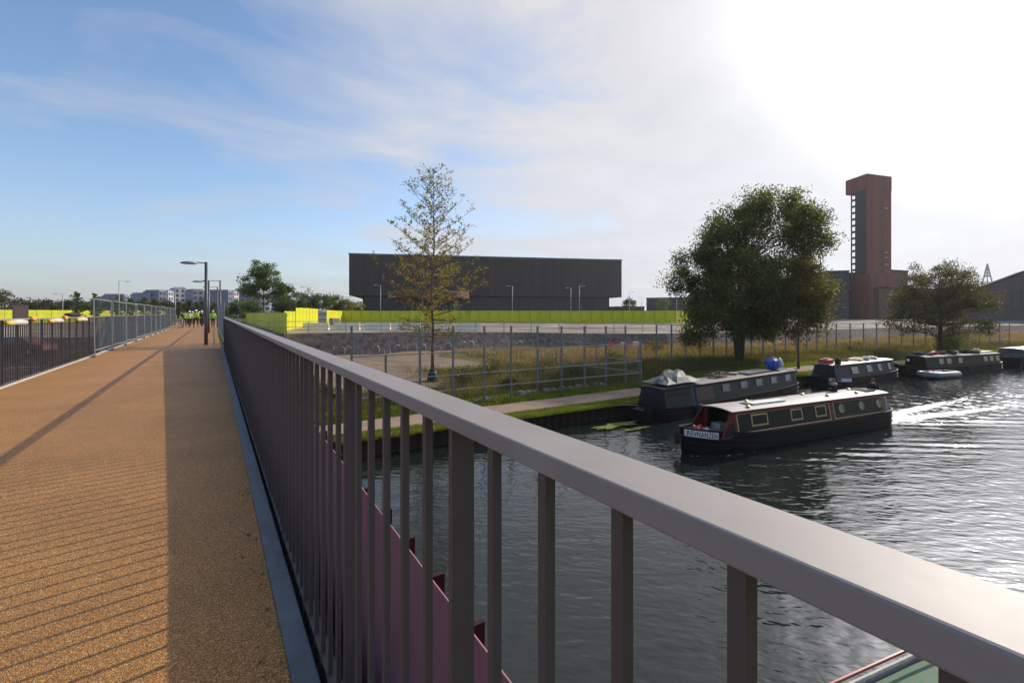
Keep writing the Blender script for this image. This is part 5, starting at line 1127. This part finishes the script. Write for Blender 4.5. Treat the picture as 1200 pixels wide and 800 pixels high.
# 5 last boat
p0, p1 = bankpt(1182, 1.4), bankpt(1262, 1.4)
b5 = moored('grey sheeted boat with a white roof edge cut by the right edge of the picture', p0, p1, M['black'], mat('grey_canvas', (.14, .14, .15), .8, c2=(.05, .05, .055), vscale=1.5, bump=.4, bscale=5), M['white'], M['white'], W=2.4, tumble=.22, blunt=.7, bowlen=1.6, cab=(.5, 1.), roofz=1.7, gz=.5)
# mooring ropes and rope fenders
for b in (b2, b3, b4, b5):
    for x, dx in ((.5, -1.2), (b.L-.5, 1.2)):
        z = b.tz(x)+.05; MB().tube([(x, .3, z), (x+dx*.5, .9, z-.02), (x+dx, 1.35, .62)], .018, 5).build('mooring_rope', M['rope'], b.t)
    for f in (.3, .55, .8):
        x = b.L*f; MB().tube([(x, -b.hw(x)-.07, b.tz(x)), (x, -b.hw(x)-.09, b.tz(x)-.35)], [.02, .06], 8).build('fender', M['rubber'], b.t)
# 6 green cruiser under the bridge parapet corner (only its bow shows)
pa = at(1008, 812, -3.75); pb = at(1100, 752, -3.75)
ngr = thing('moored_cruiser', 'green decked boat with a red rail seen below the bridge railing at bottom right', 'boat', (5.35, 1.78, WZ), R(-11))
outl = [(-1.9, 0.0), (-1.7, .42), (-1.2, .80), (-.4, 1.12), (.8, 1.3), (2.5, 1.35), (9, 1.35), (9, -1.35), (2.5, -1.35), (.8, -1.3), (-.4, -1.12), (-1.2, -.8), (-1.7, -.42)]
k = len(outl)
mb = MB(); mb.v = [(x*.93+.1, y*.86, -.4) for x, y in outl]+[(x, y, .62) for x, y in outl]; mb.f = [(i, (i+1) % k, k+(i+1) % k, k+i) for i in range(k)]; mb.build('hull', M['dirty_white'], ngr)
mb = MB(); mb.v = [(x*.96+.03, y*.95, .60) for x, y in outl]; mb.f = [tuple(range(k))]; mb.build('deck', mat('worn_green_deck', (.02, .14, .06), .7, spec=.2, c2=(.14, .17, .13), vscale=6, bump=.3, bscale=20), ngr)
mb = MB(); mb.tube([(x, y, .64) for x, y in outl[6::-1]]+[(x, y, .64) for x, y in outl[:6:-1]][:7], .03, 6); mb.build('rub_rail', M['dirty_white'], ngr)
rl = [(x*.97+.02, y*.97, .80) for x, y in (outl[6:0:-1]+[outl[0]]+outl[:6:-1])]; mb = MB(); mb.tube(rl, .022, 6); 
for x, y, z in rl[::2]: mb.tube([(x, y, .62), (x, y, z)], .014, 5)
mb.build('guard_rail', mat('red_rail_paint', (.30, .05, .03), .4), ngr)
MB().b2((4.2, -.9, .62), (7.8, .1, 1.25)).build('cabin', M['dirty_white'], ngr, bevel=.08)
tag(MB().blob((0, 0, .1), (.3, .25, .18), 5, 9, 6, .4).build('rope_heap', M['yellow_cloth'], None, (9.6, 2.3, WZ+.62)), 'yellow rope heap on the deck of the green boat at bottom right', 'rope')

# fallen leaves and dirt along the kerb
C = np.stack([PATH_R-.02-np.abs(rng.normal(0, .05, 260)), rng.uniform(1, 24, 260), np.full(260, .006)], -1); V = []
for c in np.concatenate([C, np.stack([rng.uniform(PATH_L, PATH_R, 60), rng.uniform(2, 24, 60), np.full(60, .006)], -1)]):
    a = random.uniform(0, 6.28); s_ = random.uniform(.006, .018); d1 = np.array([cos(a), sin(a), .2])*s_; d2 = np.array([-sin(a), cos(a), 0])*s_*.5; V += [c-d1+np.array([0, 0, .004]), c+d2, c+d1, c-d2]
struct(link('leaf_litter', npmesh('leaf_litter', np.array(V), 4, mat('dead_leaf', (.10, .05, .02), .8, island=.5))), 'stuff')

# ------------------------------------------------------------------ people
def skin_mesh(name, joints, edges, m, parent, sub=1, loc=None):
    me = bpy.data.meshes.new(name); me.from_pydata([j[:3] for j in joints], edges, []); me.materials.append(m); o = link(name, me, parent, loc)
    md = o.modifiers.new('skin', 'SKIN'); md.use_smooth_shade = True
    for v, j in zip(me.skin_vertices[0].data, joints): v.radius = (j[3], j[4] if len(j) > 4 else j[3])
    me.skin_vertices[0].data[0].use_root = True
    if sub: ss = o.modifiers.new('subdivision', 'SUBSURF'); ss.levels = sub; ss.render_levels = sub
    return o
def person(label, loc, rz, top, legs, hat=None, hair=True, pose='stand', vest=None, grp=None, h=1.75, stride=.12, armup=0.):
    t = thing('person', label, 'person', loc, rz, grp); k = h/1.75; t.scale = (k, k, k)
    st = stride; J = []; E = []
    def add(p, *r): J.append((*p, *r)); return len(J)-1
    sit = pose == 'sit'
    pel = add((0, 0, .95 if not sit else .10), .13, .10); ch1 = add((0, 0, pel and 0 or (1.15 if not sit else .30)), .12, .09); ch2 = add((0, .0, 1.38 if not sit else .53), .15, .10); nk = add((0, .01, 1.50 if not sit else .66), .055); hd = add((0, .02, 1.60 if not sit else .76), .075, .085); ht = add((0, .02, 1.70 if not sit else .86), .075, .085)
    E += [(pel, ch1), (ch1, ch2), (ch2, nk), (nk, hd), (hd, ht)]
    zb = 0 if not sit else -.85; arms = []; lg = []
    for sg in (-1, 1):
        if not sit:
            hp = add((sg*.09, 0, .88), .085); kn = add((sg*.10, sg*st*.8+.03, .48), .058); an = add((sg*.10, sg*st*1.6-.02, .09), .04); to = add((sg*.11, sg*st*1.6+.15, .04), .035)
        else:
            hp = add((sg*.10, .05, .10), .085); kn = add((sg*.13, .45, .22), .06); an = add((sg*.13, .50, -.20), .04); to = add((sg*.13, .65, -.24), .035)
        E += [(pel, hp), (hp, kn), (kn, an), (an, to)]; lg.append((hp, kn, an))
        z0 = 1.42 if not sit else .57
        sh = add((sg*.19, 0, z0), .055)
        if pose == 'tiller' and sg == 1: el = add((sg*.30, -.12, z0-.25), .042); wr = add((sg*.28, -.38, z0-.38), .028)
        elif sit: el = add((sg*.27, .08, z0-.25), .042); wr = add((sg*.20, .32, z0-.33), .028)
        else: el = add((sg*.25, -.03, z0-.28), .042); wr = add((sg*.25, .06+sg*.06, z0-.53), .028)
        E += [(ch2, sh), (sh, el), (el, wr)]; arms.append((sh, el, wr))
        W_ = Vector(J[wr][:3]); d = (W_-Vector(J[el][:3])).normalized(); sdv = d.cross(Vector((0, 1, 0))).normalized() if abs(d.y) < .9 else Vector((1, 0, 0)); pm = add(W_+d*.07, .034, .018); E.append((wr, pm))
        for f in range(4):
            kx = add(W_+d*.115+sdv*(.024-.016*f), .009); tip = add(W_+d*(.16+.01*(f in (1, 2)))+sdv*(.027-.018*f)+Vector((0, .02, 0)), .007); E += [(pm, kx), (kx, tip)]
        th = add(W_+d*.07+sdv*.045+Vector((0, .02, 0)), .010); th2 = add(W_+d*.11+sdv*.055+Vector((0, .03, 0)), .008); E += [(pm, th), (th, th2)]
    skin_mesh('body', J, E, M['skin'], t)
    # nose, eyes and ears on the head
    zc = J[hd][2]; 
    # trousers
    T = [(*J[pel][:3], .155, .125)]; TE = []
    for hp, kn, an in lg:
        a = len(T); T += [(*J[hp][:3], .105), (*J[kn][:3], .078), (J[an][0], J[an][1], J[an][2]+.03, .062)]; TE += [(0, a), (a, a+1), (a+1, a+2)]
    skin_mesh('trousers', T, TE, legs, t)
    T = [(*J[ch1][:3], .150, .12), (J[pel][0], J[pel][1], J[pel][2]-.02, .165, .135), (*J[ch2][:3], .175, .125), (J[nk][0], J[nk][1], J[nk][2]-.03, .085)]; TE = [(0, 1), (0, 2), (2, 3)]
    for sh, el, wr in arms:
        a = len(T); T += [(*J[sh][:3], .072), (*J[el][:3], .058), (*J[wr][:3], .042)]; TE += [(2, a), (a, a+1), (a+1, a+2)]
    skin_mesh('jacket', T, TE, top, t)
    if vest:
        T = [(*J[ch1][:3], .162, .132), (J[pel][0], J[pel][1], J[pel][2]-.03, .178, .148), (*J[ch2][:3], .190, .137)]; skin_mesh('hi_vis_vest', T, [(0, 1), (0, 2)], vest, t)
        for z_ in (J[ch1][2]-.02, ): MB().lathe((0, 0, z_), [(.172, -.025), (.172, .025)], 14, sy=.82).build('reflective_band', M['galv'], t)
    for sg in (-1, 1): MB().blob((sg*.028, zc*0+J[hd][1]+.082, zc+.012), (.012, .008, .009), 1, 8, 5, 0).build('eye', M['black'], t); MB().blob((sg*.082, J[hd][1], zc), (.012, .022, .034), 1, 8, 5, .1).build('ear', M['skin'], t)
    MB().blob((0, J[hd][1]+.098, zc-.01), (.014, .02, .022), 1, 8, 5, .1).build('nose', M['skin'], t); MB().blob((0, J[hd][1]+.085, zc-.048), (.026, .008, .008), 1, 8, 5, 0).build('mouth', M['brown_cloth'], t)
    zt = J[ht][2]
    if hat: MB().lathe((0, J[hd][1], zt-.045), [(.150, 0), (.148, .012), (.112, .02), (.108, .07), (.08, .12), (.03, .145)], 18).build('hard_hat', hat, t, smooth=True)
    else: MB().blob((0, J[hd][1]-.02, zt-.035), (.098, .105, .085), 4, 12, 8, .08).build('hair', M['hair'], t, smooth=True)
    # boots
    for hp, kn, an in lg: MB().blob((J[an][0], J[an][1]+.06, J[an][2]-.04), (.055, .14, .05), 2, 10, 6, .05).build('boot', M['black'], t, smooth=True)
    return t
GP = 'group of people in hi-vis clothing on the walkway'
wt = mat('hat_white', (.75, .75, .75), .4); pale = mat('pale_trousers', (.35, .40, .48), .9)
ppl = [(211.8, 384, 'dark_cloth', pale, 'hiviz_y', None, 'person at the left of the group in a yellow vest and pale trousers', 1.72, 1), (216.5, 382.6, 'hiviz_g', M['brown_cloth'], 'hiviz_y', None, 'bare headed person in a lime jacket with brown trousers, second from the left', 1.76, 1),
    (222.2, 383, 'dirty_white', M['dark_cloth'], 'hiviz_y', wt, 'person with white hat, yellow vest and black trousers, third from the left', 1.74, -1), (229.6, 383.2, 'hiviz_y', M['dark_cloth'], 'hiviz_g', wt, 'tall person in a bright lime vest and white hat, walking in the middle', 1.86, -1),
    (236.6, 382.6, 'dark_cloth', M['dark_cloth'], None, wt, 'person in dark clothes with a pale hat, just left of the lamp post', 1.76, -1), (249.6, 383.4, 'hiviz_g', M['dark_cloth'], 'hiviz_g', wt, 'person in a green vest and white hat alone right of the lamp post', 1.78, -1),
    (219.2, 380.6, 'hiviz_y', M['dark_cloth'], 'hiviz_y', None, 'person in yellow behind the left pair', 1.7, 1), (225.8, 380.4, 'hiviz_y', M['dark_cloth'], 'hiviz_y', wt, 'person in yellow behind, between the third and the tall middle one', 1.72, 1), (233.4, 380.2, 'hiviz_y', M['dark_cloth'], 'hiviz_y', wt, 'person in yellow half hidden behind the tall middle one', 1.7, 1), (239.6, 380.6, 'hiviz_y', M['dark_cloth'], 'hiviz_y', None, 'person in yellow half hidden behind the lamp post', 1.72, 1), (213.8, 380.8, 'hiviz_g', M['dark_cloth'], 'hiviz_g', None, 'person in lime behind the leftmost one', 1.7, 1)]
for i, (px, py, tp_, lg_, vs, ht_, lb, hh, fc) in enumerate(ppl):
    p = at(px, py, 0); person(lb, p, (0 if fc < 0 else pi)+random.uniform(-.4, .4), M[tp_], lg_, ht_, vest=M[vs] if vs else None, grp=GP, h=hh, stride=random.uniform(.05, .16))
# helmsman and passenger on the moving boat
rzb = mv.t.rotation_euler.z
def onboat(b, x, y, z): a = b.t.rotation_euler.z; p = b.t.location; return Vector((p.x+cos(a)*x-sin(a)*y, p.y+sin(a)*x+cos(a)*y, WZ+z))
person('person in dark clothes and cap steering at the stern of the moving green boat', onboat(mv, L_-.45, 0, .55), rzb+pi/2, M['dark_cloth'], M['dark_cloth'], None, pose='tiller', h=1.55, stride=.03)
person('brown haired person in black sitting on the rear roof of the moving green boat', onboat(mv, mv.c1-2.3, .35, mv.rz+.05), rzb-pi/2+.6, M['dark_cloth'], M['dark_cloth'], None, pose='sit', h=1.3)

# ------------------------------------------------------------------ air
hz = MB().b2((-900, -420, -8), (1100, 760, 62)).build('haze', bpy.data.materials.new('haze_air')); hz['kind'] = 'stuff'
hm = hz.data.materials[0]; hm.use_nodes = True; hn = hm.node_tree.nodes; hn.remove(hn['Principled BSDF']); pv_ = hn.new('ShaderNodeVolumePrincipled')
pv_.inputs['Color'].default_value = (.9, .92, .98, 1); pv_.inputs['Density'].default_value = .00018; pv_.inputs['Anisotropy'].default_value = .4
hm.node_tree.links.new(pv_.outputs[0], hn['Material Output'].inputs['Volume'])
